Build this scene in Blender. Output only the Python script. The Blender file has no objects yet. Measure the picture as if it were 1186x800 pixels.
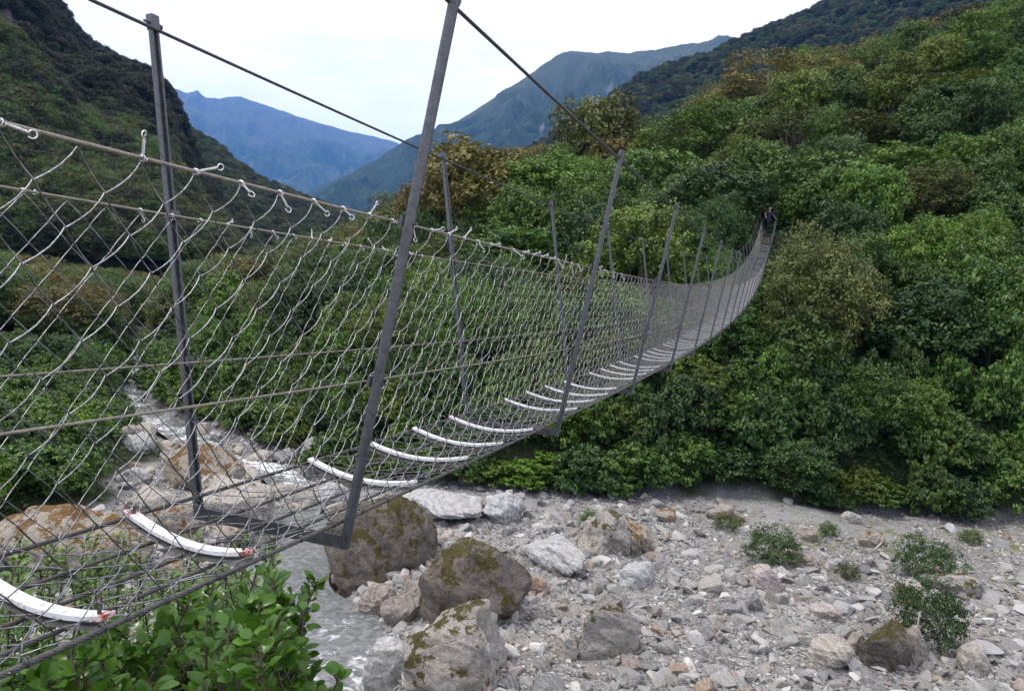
import bpy, math, random
import numpy as np
from mathutils import Matrix, Vector

random.seed(7)
RNG = np.random.default_rng(7)
scene = bpy.context.scene
COL = scene.collection

# ------------------------------------------------------------------ camera
FPX, PW, PH = 858.16, 1186.0, 800.0
PITCH, ROLL, CAMZ = -0.0584, 0.0629, 10.5


def cam_axes():
    cp, sp = math.cos(PITCH), math.sin(PITCH)
    fw = np.array([0, cp, sp]); rt = np.array([1.0, 0, 0]); up = np.cross(rt, fw)
    cr, sr = math.cos(ROLL), math.sin(ROLL)
    return fw, cr * rt + sr * up, -sr * rt + cr * up


FW, RT, UP = cam_axes()
HAZE = 5.2e-5
CAMPOS = np.array([0, 0, CAMZ])
cam = bpy.data.cameras.new('camera')
cam.sensor_width = 36.0
cam.lens = FPX / PW * 36.0
cam.clip_start = 0.05
cam.clip_end = 40000
cam_ob = bpy.data.objects.new('camera', cam)
COL.objects.link(cam_ob)
M = Matrix.Identity(4)
for r_ in range(3):
    M[r_][0], M[r_][1], M[r_][2], M[r_][3] = RT[r_], UP[r_], -FW[r_], CAMPOS[r_]
cam_ob.matrix_world = M
scene.camera = cam_ob

# ------------------------------------------------------------------ world and sun
SUN_EL, SUN_AZ = math.radians(60), math.radians(262)     # bright cloud over the open valley to the left
world = bpy.data.worlds.new('World')
scene.world = world
world.use_nodes = True
nt = world.node_tree
nt.nodes.clear()
out = nt.nodes.new('ShaderNodeOutputWorld')
bg = nt.nodes.new('ShaderNodeBackground')
bg.inputs['Strength'].default_value = 0.072
sky = nt.nodes.new('ShaderNodeTexSky')
sky.sky_type = 'NISHITA'
sky.sun_disc = False
sky.sun_elevation = SUN_EL
sky.sun_rotation = SUN_AZ
tc = nt.nodes.new('ShaderNodeTexCoord')
mp = nt.nodes.new('ShaderNodeMapping')
mp.inputs['Scale'].default_value = (1.6, 1.6, 7.0)
no = nt.nodes.new('ShaderNodeTexNoise')
no.inputs['Scale'].default_value = 2.1
no.inputs['Detail'].default_value = 7
no.inputs['Roughness'].default_value = 0.55
rp = nt.nodes.new('ShaderNodeValToRGB')
rp.color_ramp.elements[0].position = 0.30
rp.color_ramp.elements[0].color = (13.2, 12.4, 11.9, 1)
rp.color_ramp.elements[1].position = 0.52
rp.color_ramp.elements[1].color = (16.6, 15.0, 13.8, 1)
mx = nt.nodes.new('ShaderNodeMix')
mx.data_type = 'RGBA'
mx.inputs['Factor'].default_value = 0.9
nt.links.new(tc.outputs['Generated'], mp.inputs['Vector'])
nt.links.new(mp.outputs['Vector'], no.inputs['Vector'])
nt.links.new(no.outputs['Fac'], rp.inputs['Fac'])
nt.links.new(sky.outputs['Color'], mx.inputs['A'])
nt.links.new(rp.outputs['Color'], mx.inputs['B'])
nt.links.new(mx.outputs['Result'], bg.inputs['Color'])
nt.links.new(bg.outputs['Background'], out.inputs['Surface'])

sun = bpy.data.lights.new('sun', 'SUN')
sun.energy = 1.5
sun.angle = math.radians(10)
sun.color = (1.0, 0.96, 0.9)
sun_ob = bpy.data.objects.new('sun', sun)
COL.objects.link(sun_ob)
# direction towards the sun, azimuth measured clockwise from +Y
sd = Vector((math.sin(SUN_AZ) * math.cos(SUN_EL), math.cos(SUN_AZ) * math.cos(SUN_EL), math.sin(SUN_EL)))
sun_ob.rotation_euler = sd.to_track_quat('Z', 'Y').to_euler()

scene.render.engine = 'CYCLES'
scene.cycles.max_bounces = 5
scene.cycles.diffuse_bounces = 2
scene.cycles.glossy_bounces = 2
scene.cycles.transmission_bounces = 3
scene.cycles.volume_bounces = 1
scene.cycles.use_denoising = True
scene.view_settings.view_transform = 'Standard'
scene.view_settings.look = 'None'
scene.view_settings.exposure = 0.98
scene.view_settings.gamma = 1.0
scene.view_settings.use_curve_mapping = False

# ------------------------------------------------------------------ helpers


def pix_ray(px, py):
    d = FW + RT * ((px - PW / 2) / FPX) + UP * ((PH / 2 - py) / FPX)
    return d


def at(px, py, Y):
    d = pix_ray(px, py)
    return CAMPOS + d * (Y / d[1])


def project(P):
    v = np.asarray(P) - CAMPOS
    z = v @ FW
    return np.stack([PW / 2 + FPX * (v @ RT) / z, PH / 2 - FPX * (v @ UP) / z], -1)


def tag(o, label=None, cat=None, group=None, kind=None):
    if label: o['label'] = label
    if cat: o['category'] = cat
    if group: o['group'] = group
    if kind: o['kind'] = kind
    return o


def empty(name, loc=(0, 0, 0), rz=0.0):
    o = bpy.data.objects.new(name, None)
    o.empty_display_size = 0.2
    COL.objects.link(o)
    o.location = loc
    o.rotation_euler = (0, 0, rz)
    return o


def np_mesh(name, V, F, smooth=True, attrs=None, mats=None, fm=None):
    """V (n,3); F (m,k) array or list of such arrays; attrs: point attributes."""
    Fl = F if isinstance(F, list) else [F]
    Fl = [np.asarray(f, dtype=np.int32) for f in Fl if len(f)]
    me = bpy.data.meshes.new(name)
    V = np.asarray(V, dtype=np.float32)
    me.vertices.add(len(V))
    me.vertices.foreach_set('co', V.ravel())
    nl = sum(f.size for f in Fl); nf = sum(len(f) for f in Fl)
    me.loops.add(nl); me.polygons.add(nf)
    me.loops.foreach_set('vertex_index', np.concatenate([f.ravel() for f in Fl]))
    tot = np.concatenate([np.full(len(f), f.shape[1], dtype=np.int32) for f in Fl])
    st = np.concatenate([[0], np.cumsum(tot)[:-1]]).astype(np.int32)
    me.polygons.foreach_set('loop_start', st)
    me.polygons.foreach_set('loop_total', tot)
    me.polygons.foreach_set('use_smooth', np.full(nf, bool(smooth)))
    if fm is not None:
        me.polygons.foreach_set('material_index', np.asarray(fm, dtype=np.int32))
    if attrs:
        for k, a in attrs.items():
            a = np.asarray(a, dtype=np.float32)
            if a.ndim == 1:
                at_ = me.attributes.new(k, 'FLOAT', 'POINT')
                at_.data.foreach_set('value', a)
            else:
                at_ = me.attributes.new(k, 'FLOAT_COLOR', 'POINT')
                if a.shape[1] == 3: a = np.concatenate([a, np.ones((len(a), 1), np.float32)], 1)
                at_.data.foreach_set('color', a.ravel())
    for m in (mats or []): me.materials.append(m)
    me.update(calc_edges=True)
    return me


def link(name, me, parent=None, loc=(0, 0, 0)):
    o = bpy.data.objects.new(name, me)
    COL.objects.link(o)
    if parent is not None: o.parent = parent
    o.location = loc
    return o


class MB:
    def __init__(self):
        self.V = []; self.F = {}; self.n = 0; self.A = []

    def add(self, V, F, a=None):
        V = np.asarray(V, float)
        Fl = F if isinstance(F, list) else [F]
        for f in Fl:
            f = np.asarray(f, dtype=np.int64)
            self.F.setdefault(f.shape[1], []).append(f + self.n)
        self.V.append(V); self.n += len(V)
        self.A.append(np.full(len(V), 0.0 if a is None else a))

    def tube(self, P, r, k=8, caps=True, a=None):
        P = np.asarray(P, float); n = len(P)
        r = np.broadcast_to(np.asarray(r, float), (n,))
        T = np.gradient(P, axis=0); T /= np.linalg.norm(T, axis=1)[:, None] + 1e-12
        ref = np.array([0, 0, 1.0]) if abs(T[0, 2]) < 0.9 else np.array([1.0, 0, 0])
        N = np.zeros_like(P); u = ref - T[0] * (ref @ T[0]); N[0] = u / np.linalg.norm(u)
        for i in range(1, n):
            u = N[i - 1] - T[i] * (N[i - 1] @ T[i]); N[i] = u / (np.linalg.norm(u) + 1e-12)
        B = np.cross(T, N)
        an = np.arange(k) * 2 * np.pi / k
        V = P[:, None] + r[:, None, None] * (np.cos(an)[None, :, None] * N[:, None] + np.sin(an)[None, :, None] * B[:, None])
        i = np.arange(n - 1)[:, None]; j = np.arange(k)[None]; j2 = (j + 1) % k
        Q = np.stack([i * k + j, i * k + j2, (i + 1) * k + j2, (i + 1) * k + j], -1).reshape(-1, 4)
        Fl = [Q]
        if caps: Fl.append(np.array([np.arange(k)[::-1], np.arange(k) + (n - 1) * k]))
        self.add(V.reshape(-1, 3), Fl, a)

    def sweep(self, prof, A, Bp, X, Y, a=None):
        """closed 2D profile swept from A to Bp; X, Y unit axes of the profile"""
        prof = np.asarray(prof, float); k = len(prof)
        off = prof[:, :1] * X[None] + prof[:, 1:] * Y[None]
        V = np.concatenate([A + off, Bp + off]); j = np.arange(k); j2 = (j + 1) % k
        self.add(V, [np.stack([j, j2, j2 + k, j + k], -1), np.array([j[::-1], j + k])], a)

    def box(self, c, sx, sy, sz, X=(1, 0, 0), Y=(0, 1, 0), Z=(0, 0, 1), bev=0.0):
        X, Y, Z = (np.asarray(v, float) for v in (X, Y, Z))
        c = np.asarray(c, float)
        b = bev
        hx, hy = sx / 2, sy / 2
        if b > 0:
            prof = [(-hx + b, -hy), (hx - b, -hy), (hx, -hy + b), (hx, hy - b), (hx - b, hy), (-hx + b, hy), (-hx, hy - b), (-hx, -hy + b)]
        else:
            prof = [(-hx, -hy), (hx, -hy), (hx, hy), (-hx, hy)]
        self.sweep(prof, c - Z * sz / 2, c + Z * sz / 2, X, Y)

    def build(self, name, mat, parent=None, smooth=False, attr=None):
        V = np.concatenate(self.V)
        Fl = [np.concatenate(f) for f in self.F.values()]
        me = np_mesh(name, V, Fl, smooth, {attr: np.concatenate(self.A)} if attr else None, [mat])
        return link(name, me, parent)


# value noise --------------------------------------------------------
_T = np.random.default_rng(3).random((256, 256))


def vnoise(x, y):
    x = np.asarray(x, float); y = np.asarray(y, float)
    xi = np.floor(x).astype(int); yi = np.floor(y).astype(int)
    fx = x - xi; fy = y - yi
    fx = fx * fx * (3 - 2 * fx); fy = fy * fy * (3 - 2 * fy)
    g = lambda a, b: _T[a & 255, b & 255]
    return (g(xi, yi) * (1 - fx) + g(xi + 1, yi) * fx) * (1 - fy) + (g(xi, yi + 1) * (1 - fx) + g(xi + 1, yi + 1) * fx) * fy


def fbm(x, y, oct=5, gain=0.5):
    s = 0; a = 1; t = 0
    for o in range(oct):
        s = s + a * (vnoise(x * 2 ** o + 17.3 * o, y * 2 ** o + 5.1 * o) - 0.5); t += a; a *= gain
    return s / t * 2


def ridged(x, y, oct=5):
    s = 0; a = 1; t = 0
    for o in range(oct):
        s = s + a * (1 - abs(vnoise(x * 2 ** o + 7.3 * o, y * 2 ** o + 15.1 * o) * 2 - 1)); t += a; a *= 0.5
    return s / t


def smoothstep(a, b, x):
    t = np.clip((x - a) / (b - a), 0, 1)
    return t * t * (3 - 2 * t)


def poly_dist(X, Y, pts):
    """signed distance to an open polyline, positive on its left-hand side"""
    X = np.asarray(X, float); Y = np.asarray(Y, float)
    best = np.full(X.shape, 1e18); sign = np.ones(X.shape)
    for (ax, ay), (bx, by) in zip(pts[:-1], pts[1:]):
        dx, dy = bx - ax, by - ay
        t = np.clip(((X - ax) * dx + (Y - ay) * dy) / (dx * dx + dy * dy), 0, 1)
        ex, ey = X - ax - t * dx, Y - ay - t * dy
        d = ex * ex + ey * ey
        c = dx * ey - dy * ex
        m = d < best - 1e-9
        best = np.where(m, d, best); sign = np.where(m, np.sign(c), sign)
    return np.sqrt(best) * np.where(sign == 0, 1, sign)


# ------------------------------------------------------------------ materials


def mat_new(name):
    m = bpy.data.materials.new(name)
    m.use_nodes = True
    n = m.node_tree
    b = n.nodes['Principled BSDF']
    return m, n, b


def node(n, typ, **kw):
    x = n.nodes.new(typ)
    for k, v in kw.items():
        if k.startswith('i_'): x.inputs[k[2:].replace('_', ' ')].default_value = v
        else: setattr(x, k, v)
    return x


def ramp(n, stops, src=None, interp='LINEAR'):
    r = n.nodes.new('ShaderNodeValToRGB')
    e = r.color_ramp.elements
    while len(e) < len(stops): e.new(0.5)
    for el, (p, c) in zip(e, stops):
        el.position = p; el.color = (*c, 1) if len(c) == 3 else c
    r.color_ramp.interpolation = interp
    if src is not None: n.links.new(src, r.inputs['Fac'])
    return r


def noise(n, scale, detail=5, rough=0.55, vec=None, dist=0.0):
    t = node(n, 'ShaderNodeTexNoise', i_Scale=scale, i_Detail=detail, i_Roughness=rough, i_Distortion=dist)
    if vec is not None: n.links.new(vec, t.inputs['Vector'])
    return t


def mixc(n, fac, a, b, mode='MIX'):
    m = node(n, 'ShaderNodeMix', data_type='RGBA', blend_type=mode)
    for s, v in (('Factor', fac), ('A', a), ('B', b)):
        if hasattr(v, 'node') or hasattr(v, 'links'): n.links.new(v, m.inputs[s])
        else: m.inputs[s].default_value = v if s == 'Factor' else ((*v, 1) if len(v) == 3 else v)
    return m.outputs['Result']


def math_(n, op, a, b=None, clamp=False):
    m = node(n, 'ShaderNodeMath', operation=op, use_clamp=clamp)
    for i, v in enumerate((a, b)):
        if v is None: continue
        if hasattr(v, 'links'): n.links.new(v, m.inputs[i])
        else: m.inputs[i].default_value = v
    return m.outputs[0]


def bump(n, b, h, strength=0.5, dist=0.02):
    x = node(n, 'ShaderNodeBump', i_Strength=strength, i_Distance=dist)
    n.links.new(h, x.inputs['Height'])
    n.links.new(x.outputs['Normal'], b.inputs['Normal'])


def attr(n, name, kind='GEOMETRY'):
    return node(n, 'ShaderNodeAttribute', attribute_name=name, attribute_type=kind)


def obj_coord(n):
    return node(n, 'ShaderNodeTexCoord').outputs['Object']


def leaf_mat(name, dark, mid, light, hue_obj=0.010, val_obj=0.22, rough=0.45, trans=0.18):
    m, n, b = mat_new(name)
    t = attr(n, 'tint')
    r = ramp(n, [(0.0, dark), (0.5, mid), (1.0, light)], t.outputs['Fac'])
    oi = node(n, 'ShaderNodeObjectInfo')
    hs = node(n, 'ShaderNodeHueSaturation')
    n.links.new(r.outputs['Color'], hs.inputs['Color'])
    n.links.new(math_(n, 'ADD', math_(n, 'MULTIPLY', oi.outputs['Random'], hue_obj * 2), 0.5 - hue_obj), hs.inputs['Hue'])
    fr = math_(n, 'FRACT', math_(n, 'MULTIPLY', oi.outputs['Random'], 7.31))
    n.links.new(math_(n, 'ADD', math_(n, 'MULTIPLY', fr, val_obj * 2), 1 - val_obj), hs.inputs['Value'])
    n.links.new(hs.outputs['Color'], b.inputs['Base Color'])
    b.inputs['Roughness'].default_value = rough
    b.inputs['Specular IOR Level'].default_value = 0.35
    tr = node(n, 'ShaderNodeBsdfTranslucent')
    n.links.new(hs.outputs['Color'], tr.inputs['Color'])
    ms = node(n, 'ShaderNodeMixShader'); ms.inputs[0].default_value = trans
    n.links.new(b.outputs[0], ms.inputs[1]); n.links.new(tr.outputs[0], ms.inputs[2])
    n.links.new(ms.outputs[0], n.nodes['Material Output'].inputs['Surface'])
    return m


LEAF = {
    'green': leaf_mat('leaf_green', (.022, .050, .007), (.058, .118, .015), (.135, .215, .036)),
    'bright': leaf_mat('leaf_bright', (.036, .080, .008), (.085, .170, .016), (.165, .275, .036)),
    'deep': leaf_mat('leaf_deep', (.016, .038, .008), (.038, .082, .016), (.090, .150, .034)),
    'olive': leaf_mat('leaf_olive', (.034, .046, .009), (.082, .105, .019), (.160, .185, .042)),
    'golden': leaf_mat('leaf_golden', (.052, .048, .010), (.145, .125, .026), (.26, .215, .056)),
    'dark': leaf_mat('leaf_dark', (.010, .015, .006), (.026, .034, .011), (.055, .062, .022)),
    'yellow': leaf_mat('leaf_yellow', (.042, .066, .008), (.100, .145, .016), (.185, .235, .040)),
}
BUSH_LEAF = leaf_mat('glossy_leaf', (.014, .045, .004), (.042, .115, .009), (.10, .20, .022), 0.0, 0.0, 0.27, 0.2)
FOREST = leaf_mat('forest_leaf', (.022, .034, .012), (.050, .064, .020), (.10, .105, .036), 0.0, 0.0, 0.6, 0.1)


def bark_mat():
    m, n, b = mat_new('bark')
    v = obj_coord(n)
    t = noise(n, 9, 6, .6, v)
    r = ramp(n, [(.3, (.05, .04, .03)), (.6, (.14, .12, .095)), (.8, (.24, .22, .19))], t.outputs['Fac'])
    n.links.new(r.outputs['Color'], b.inputs['Base Color'])
    b.inputs['Roughness'].default_value = .9
    bump(n, b, t.outputs['Fac'], .6, .03)
    return m


BARK = bark_mat()


def rock_mat(name, pal, lichen=0.0, moss_col=((.022, .020, .007), (.058, .047, .012), (.10, .090, .020)), streak=0.6, scale=1.0, use_attr=False, obj_rand=True):
    m, n, b = mat_new(name)
    v = obj_coord(n)
    geo = node(n, 'ShaderNodeNewGeometry')
    oi = node(n, 'ShaderNodeObjectInfo')
    # every rock has its own bedding direction
    rot = node(n, 'ShaderNodeVectorRotate', rotation_type='EULER_XYZ')
    n.links.new(v, rot.inputs['Vector'])
    cmb = node(n, 'ShaderNodeCombineXYZ')
    for i, k in enumerate((5.1, 11.7, 3.3)):
        n.links.new(math_(n, 'MULTIPLY', oi.outputs['Random'], k), cmb.inputs[i])
    n.links.new(cmb.outputs[0], rot.inputs['Rotation'])
    big = noise(n, 1.3 * scale, 6, .6, v)
    fine = noise(n, 14 * scale, 6, .65, v)
    wv = node(n, 'ShaderNodeTexWave', wave_type='BANDS', bands_direction='Z', i_Scale=1.3 * scale, i_Distortion=16.0, i_Detail=6.0)
    wv.inputs['Detail Scale'].default_value = .7
    wv.inputs['Detail Roughness'].default_value = .68
    n.links.new(rot.outputs[0], wv.inputs['Vector'])
    if use_attr:
        base = attr(n, 'col').outputs['Color']
    elif obj_rand:
        base = ramp(n, [(i / max(1, len(pal) - 1), c) for i, c in enumerate(pal)], oi.outputs['Random'], 'LINEAR').outputs['Color']
    else:
        base = ramp(n, [(.25 + .5 * i / max(1, len(pal) - 1), c) for i, c in enumerate(pal)], big.outputs['Fac']).outputs['Color']
    c = mixc(n, math_(n, 'MULTIPLY', ramp(n, [(.35, (0, 0, 0)), (.75, (1, 1, 1))], wv.outputs['Fac']).outputs['Color'], streak), base, mixc(n, .55, base, (.62, .62, .60)))
    c = mixc(n, ramp(n, [(.30, (1, 1, 1)), (.48, (0, 0, 0))], fine.outputs['Fac']).outputs['Color'], c, mixc(n, .5, c, (.05, .045, .04)))
    c = mixc(n, math_(n, 'MULTIPLY', ramp(n, [(.45, (0, 0, 0)), (.62, (1, 1, 1))], big.outputs['Fac']).outputs['Color'], .22), c, (.26, .20, .14))
    rough = .85
    spk = noise(n, 30 * scale, 5, .75, v)
    c = mixc(n, ramp(n, [(.54, (0, 0, 0)), (.66, (1, 1, 1))], spk.outputs['Fac']).outputs['Color'], c, mixc(n, .55, c, (.50, .49, .45)))
    c = mixc(n, ramp(n, [(.34, (1, 1, 1)), (.46, (0, 0, 0))], spk.outputs['Fac']).outputs['Color'], c, mixc(n, .6, c, (.03, .028, .024)))
    if lichen > 0:
        sep = node(n, 'ShaderNodeSeparateXYZ')
        n.links.new(geo.outputs['Normal'], sep.inputs[0])
        ln = noise(n, 1.7 * scale, 8, .66, v)
        lf = noise(n, 9 * scale, 5, .7, v)
        f = math_(n, 'ADD', math_(n, 'MULTIPLY', sep.outputs['Z'], .22), math_(n, 'MULTIPLY', math_(n, 'SUBTRACT', ln.outputs['Fac'], .14), 1.35))
        f = math_(n, 'ADD', f, math_(n, 'MULTIPLY', lf.outputs['Fac'], .35))
        f = ramp(n, [(.98 - .30 * lichen, (0, 0, 0)), (1.05 - .30 * lichen, (1, 1, 1))], f).outputs['Color']
        mc = ramp(n, [(.3, moss_col[0]), (.5, moss_col[1]), (.7, moss_col[2])], lf.outputs['Fac']).outputs['Color']
        c = mixc(n, f, c, mc)
    n.links.new(c, b.inputs['Base Color'])
    b.inputs['Roughness'].default_value = rough
    b.inputs['Specular IOR Level'].default_value = .3
    vc = node(n, 'ShaderNodeTexVoronoi', feature='DISTANCE_TO_EDGE', i_Scale=1.5 * scale)
    wob = node(n, 'ShaderNodeMix', data_type='VECTOR'); wob.inputs['Factor'].default_value = .22
    n.links.new(rot.outputs[0], wob.inputs[4]); n.links.new(big.outputs['Color'], wob.inputs[5]); n.links.new(wob.outputs[1], vc.inputs['Vector'])
    crk = ramp(n, [(0.0, (0, 0, 0)), (.035, (1, 1, 1))], vc.outputs['Distance'])
    grain = noise(n, 46 * scale, 4, .7, v)
    h = math_(n, 'ADD', fine.outputs['Fac'], math_(n, 'MULTIPLY', wv.outputs['Fac'], .10))
    h = math_(n, 'ADD', h, math_(n, 'MULTIPLY', crk.outputs['Color'], .28))
    h = math_(n, 'ADD', h, math_(n, 'MULTIPLY', grain.outputs['Fac'], .35))
    bump(n, b, h, .9, .06)
    return m


GREY = [(.34, .338, .335), (.22, .222, .226), (.46, .46, .455), (.29, .285, .275), (.16, .163, .17), (.36, .335, .295), (.54, .54, .535), (.26, .26, .26), (.32, .27, .22)]
ROCK = {
    'grey': rock_mat('river_stone', GREY, 0.0, streak=.55),
    'stone': rock_mat('loose_stone', GREY, 0.0, streak=.35, scale=1.6, use_attr=True),
    'pale': rock_mat('pale_schist', [(.20, .20, .205), (.38, .38, .375), (.27, .27, .27)], 0.0, streak=.9, obj_rand=False, scale=.9),
    'mossy': rock_mat('mossy_boulder', [(.065, .054, .043), (.135, .112, .092), (.040, .033, .026)], .80, obj_rand=False, streak=.06),
    'lichen': rock_mat('lichen_boulder', [(.27, .25, .22), (.33, .30, .26), (.22, .195, .17)], .52, obj_rand=False, streak=.22),
    'ochre': rock_mat('ochre_boulder', [(.22, .185, .14), (.33, .29, .23), (.15, .12, .085)], .60, ((.06, .034, .010), (.15, .078, .018), (.10, .085, .024)), obj_rand=False, streak=.1),
    'tan': rock_mat('tan_boulder', [(.30, .25, .20), (.40, .36, .30), (.26, .22, .18)], .15, obj_rand=False, streak=.5),
    'brown': rock_mat('brown_boulder', [(.22, .17, .135), (.28, .235, .195), (.18, .145, .12)], .1, obj_rand=False, streak=.4),
    'rust': rock_mat('rust_stone', [(.33, .20, .125), (.28, .20, .15), (.36, .27, .215)], 0.0, streak=.3),
    'pink': rock_mat('pink_stone', [(.36, .28, .255), (.40, .33, .30), (.33, .25, .22)], .12, obj_rand=False, streak=.5),
}


def ground_mat():
    m, n, b = mat_new('gravel_and_soil')
    v = obj_coord(n)
    veg = attr(n, 'veg').outputs['Fac']
    vor = node(n, 'ShaderNodeTexVoronoi', i_Scale=7.0)
    vor2 = node(n, 'ShaderNodeTexVoronoi', i_Scale=17.0)
    for q in (vor, vor2): n.links.new(v, q.inputs['Vector'])
    big = noise(n, .22, 5, .6, v)
    sc = node(n, 'ShaderNodeSeparateColor'); n.links.new(vor.outputs['Color'], sc.inputs[0])
    sc2 = node(n, 'ShaderNodeSeparateColor'); n.links.new(vor2.outputs['Color'], sc2.inputs[0])
    st = [(0, (.06, .06, .058)), (.35, (.16, .16, .156)), (.6, (.30, .30, .295)), (.8, (.24, .22, .195)), (1, (.44, .44, .43))]
    c1 = ramp(n, st, sc.outputs[0]).outputs['Color']
    c2 = ramp(n, st, sc2.outputs[0]).outputs['Color']
    c = mixc(n, .6, c1, c2)
    sand = mixc(n, noise(n, 30, 4, .6, v).outputs['Fac'], (.21, .208, .20), (.33, .325, .315))
    c = mixc(n, ramp(n, [(.42, (0, 0, 0)), (.60, (1, 1, 1))], big.outputs['Fac']).outputs['Color'], c, sand)
    # thin moss and ground-hugging weeds in patches
    mo = noise(n, .5, 8, .68, v)
    mmask = attr(n, 'moss').outputs['Fac']
    mf = math_(n, 'MULTIPLY', ramp(n, [(.50, (0, 0, 0)), (.62, (1, 1, 1))], mo.outputs['Fac']).outputs['Color'], mmask)
    mcol = mixc(n, noise(n, 3.5, 5, .6, v).outputs['Fac'], (.16, .14, .05), (.12, .17, .06))
    c = mixc(n, mf, c, mcol)
    soil = mixc(n, noise(n, 2.5, 6, .6, v).outputs['Fac'], (.022, .022, .012), (.045, .060, .020))
    c = mixc(n, veg, c, soil)
    n.links.new(c, b.inputs['Base Color'])
    b.inputs['Roughness'].default_value = .92
    b.inputs['Specular IOR Level'].default_value = .2
    h = math_(n, 'SUBTRACT', 1.0, math_(n, 'ADD', vor.outputs['Distance'], math_(n, 'MULTIPLY', vor2.outputs['Distance'], .5)))
    bump(n, b, h, .8, .12)
    return m


def water_mat():
    m, n, b = mat_new('river_water')
    v = obj_coord(n)
    foam = attr(n, 'foam').outputs['Fac']
    t = noise(n, 2.2, 8, .62, v, 1.2)
    t2 = noise(n, 9, 6, .6, v, .6)
    f = math_(n, 'ADD', math_(n, 'MULTIPLY', foam, .62), math_(n, 'MULTIPLY', t.outputs['Fac'], .75))
    f = ramp(n, [(.62, (0, 0, 0)), (.80, (1, 1, 1))], f).outputs['Color']
    peb = node(n, 'ShaderNodeTexVoronoi', i_Scale=6.0); n.links.new(v, peb.inputs['Vector'])
    psep = node(n, 'ShaderNodeSeparateColor'); n.links.new(peb.outputs['Color'], psep.inputs[0])
    deep = mixc(n, t2.outputs['Fac'], (.10, .115, .115), (.19, .205, .20))
    deep = mixc(n, .45, deep, ramp(n, [(0, (.06, .065, .065)), (.6, (.17, .175, .17)), (1, (.30, .30, .29))], psep.outputs[0]).outputs['Color'])
    c = mixc(n, f, deep, (.86, .88, .89))
    n.links.new(c, b.inputs['Base Color'])
    rr = ramp(n, [(0, (.10, .10, .10)), (1, (.7, .7, .7))], f)
    n.links.new(rr.outputs['Color'], b.inputs['Roughness'])
    b.inputs['IOR'].default_value = 1.33
    bump(n, b, math_(n, 'ADD', t.outputs['Fac'], math_(n, 'MULTIPLY', t2.outputs['Fac'], .4)), .6, .12)
    return m


def hill_mat(name, low, high, rock, rock_amt, scale, alpine=None):
    m, n, b = mat_new(name)
    v = obj_coord(n)
    t = noise(n, scale, 9, .68, v)
    t2 = noise(n, scale * 6, 6, .7, v)
    t3 = noise(n, scale * .35, 6, .6, v)
    c = ramp(n, [(.39, tuple(x * .8 for x in low)), (.50, tuple((a + d) / 2 for a, d in zip(low, high))), (.61, tuple(x * 1.15 for x in high))], math_(n, 'ADD', math_(n, 'MULTIPLY', t.outputs['Fac'], .6), math_(n, 'MULTIPLY', t2.outputs['Fac'], .4))).outputs['Color']
    if rock_amt > 0:
        st = node(n, 'ShaderNodeMapping'); st.inputs['Scale'].default_value = (1, 1, .22)
        n.links.new(v, st.inputs['Vector'])
        rn = noise(n, scale * 1.6, 9, .7, st.outputs['Vector'])
        steep = attr(n, 'rock').outputs['Fac']
        rf = ramp(n, [(.80 - rock_amt, (0, 0, 0)), (.88 - rock_amt, (1, 1, 1))], math_(n, 'ADD', math_(n, 'MULTIPLY', rn.outputs['Fac'], .7), math_(n, 'MULTIPLY', steep, .32))).outputs['Color']
        c = mixc(n, rf, c, mixc(n, t2.outputs['Fac'], tuple(x * .45 for x in rock), rock))
    if alpine:
        ta = attr(n, 'alp').outputs['Fac']
        af = ramp(n, [(.55, (0, 0, 0)), (.78, (1, 1, 1))], math_(n, 'ADD', ta, math_(n, 'MULTIPLY', math_(n, 'SUBTRACT', t3.outputs['Fac'], .5), .7))).outputs['Color']
        c = mixc(n, af, c, alpine)
    n.links.new(c, b.inputs['Base Color'])
    b.inputs['Roughness'].default_value = .95
    b.inputs['Specular IOR Level'].default_value = .1
    return m


def metal_mat(name, col, col2, rough=.5, metallic=.85, scale=30, rust=0.0):
    m, n, b = mat_new(name)
    v = obj_coord(n)
    t = noise(n, scale, 6, .65, v)
    s = noise(n, scale * 6, 3, .6, v)
    f = math_(n, 'ADD', math_(n, 'MULTIPLY', t.outputs['Fac'], .6), math_(n, 'MULTIPLY', s.outputs['Fac'], .4))
    c = ramp(n, [(.36, col), (.62, col2)], f).outputs['Color']
    if rust > 0:
        rn = noise(n, scale * .25, 8, .7, v)
        rf = ramp(n, [(.72 - .3 * rust, (0, 0, 0)), (.80 - .3 * rust, (1, 1, 1))], rn.outputs['Fac']).outputs['Color']
        c = mixc(n, rf, c, mixc(n, s.outputs['Fac'], (.10, .04, .018), (.22, .085, .035)))
        mt = math_(n, 'MULTIPLY', math_(n, 'SUBTRACT', 1.0, rf), metallic)
        n.links.new(mt, b.inputs['Metallic'])
    else:
        b.inputs['Metallic'].default_value = metallic
    n.links.new(c, b.inputs['Base Color'])
    rr = ramp(n, [(.3, (rough - .12,) * 3), (.7, (rough + .15,) * 3)], t.outputs['Fac'])
    n.links.new(rr.outputs['Color'], b.inputs['Roughness'])
    bump(n, b, f, .25, .004)
    return m


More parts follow.
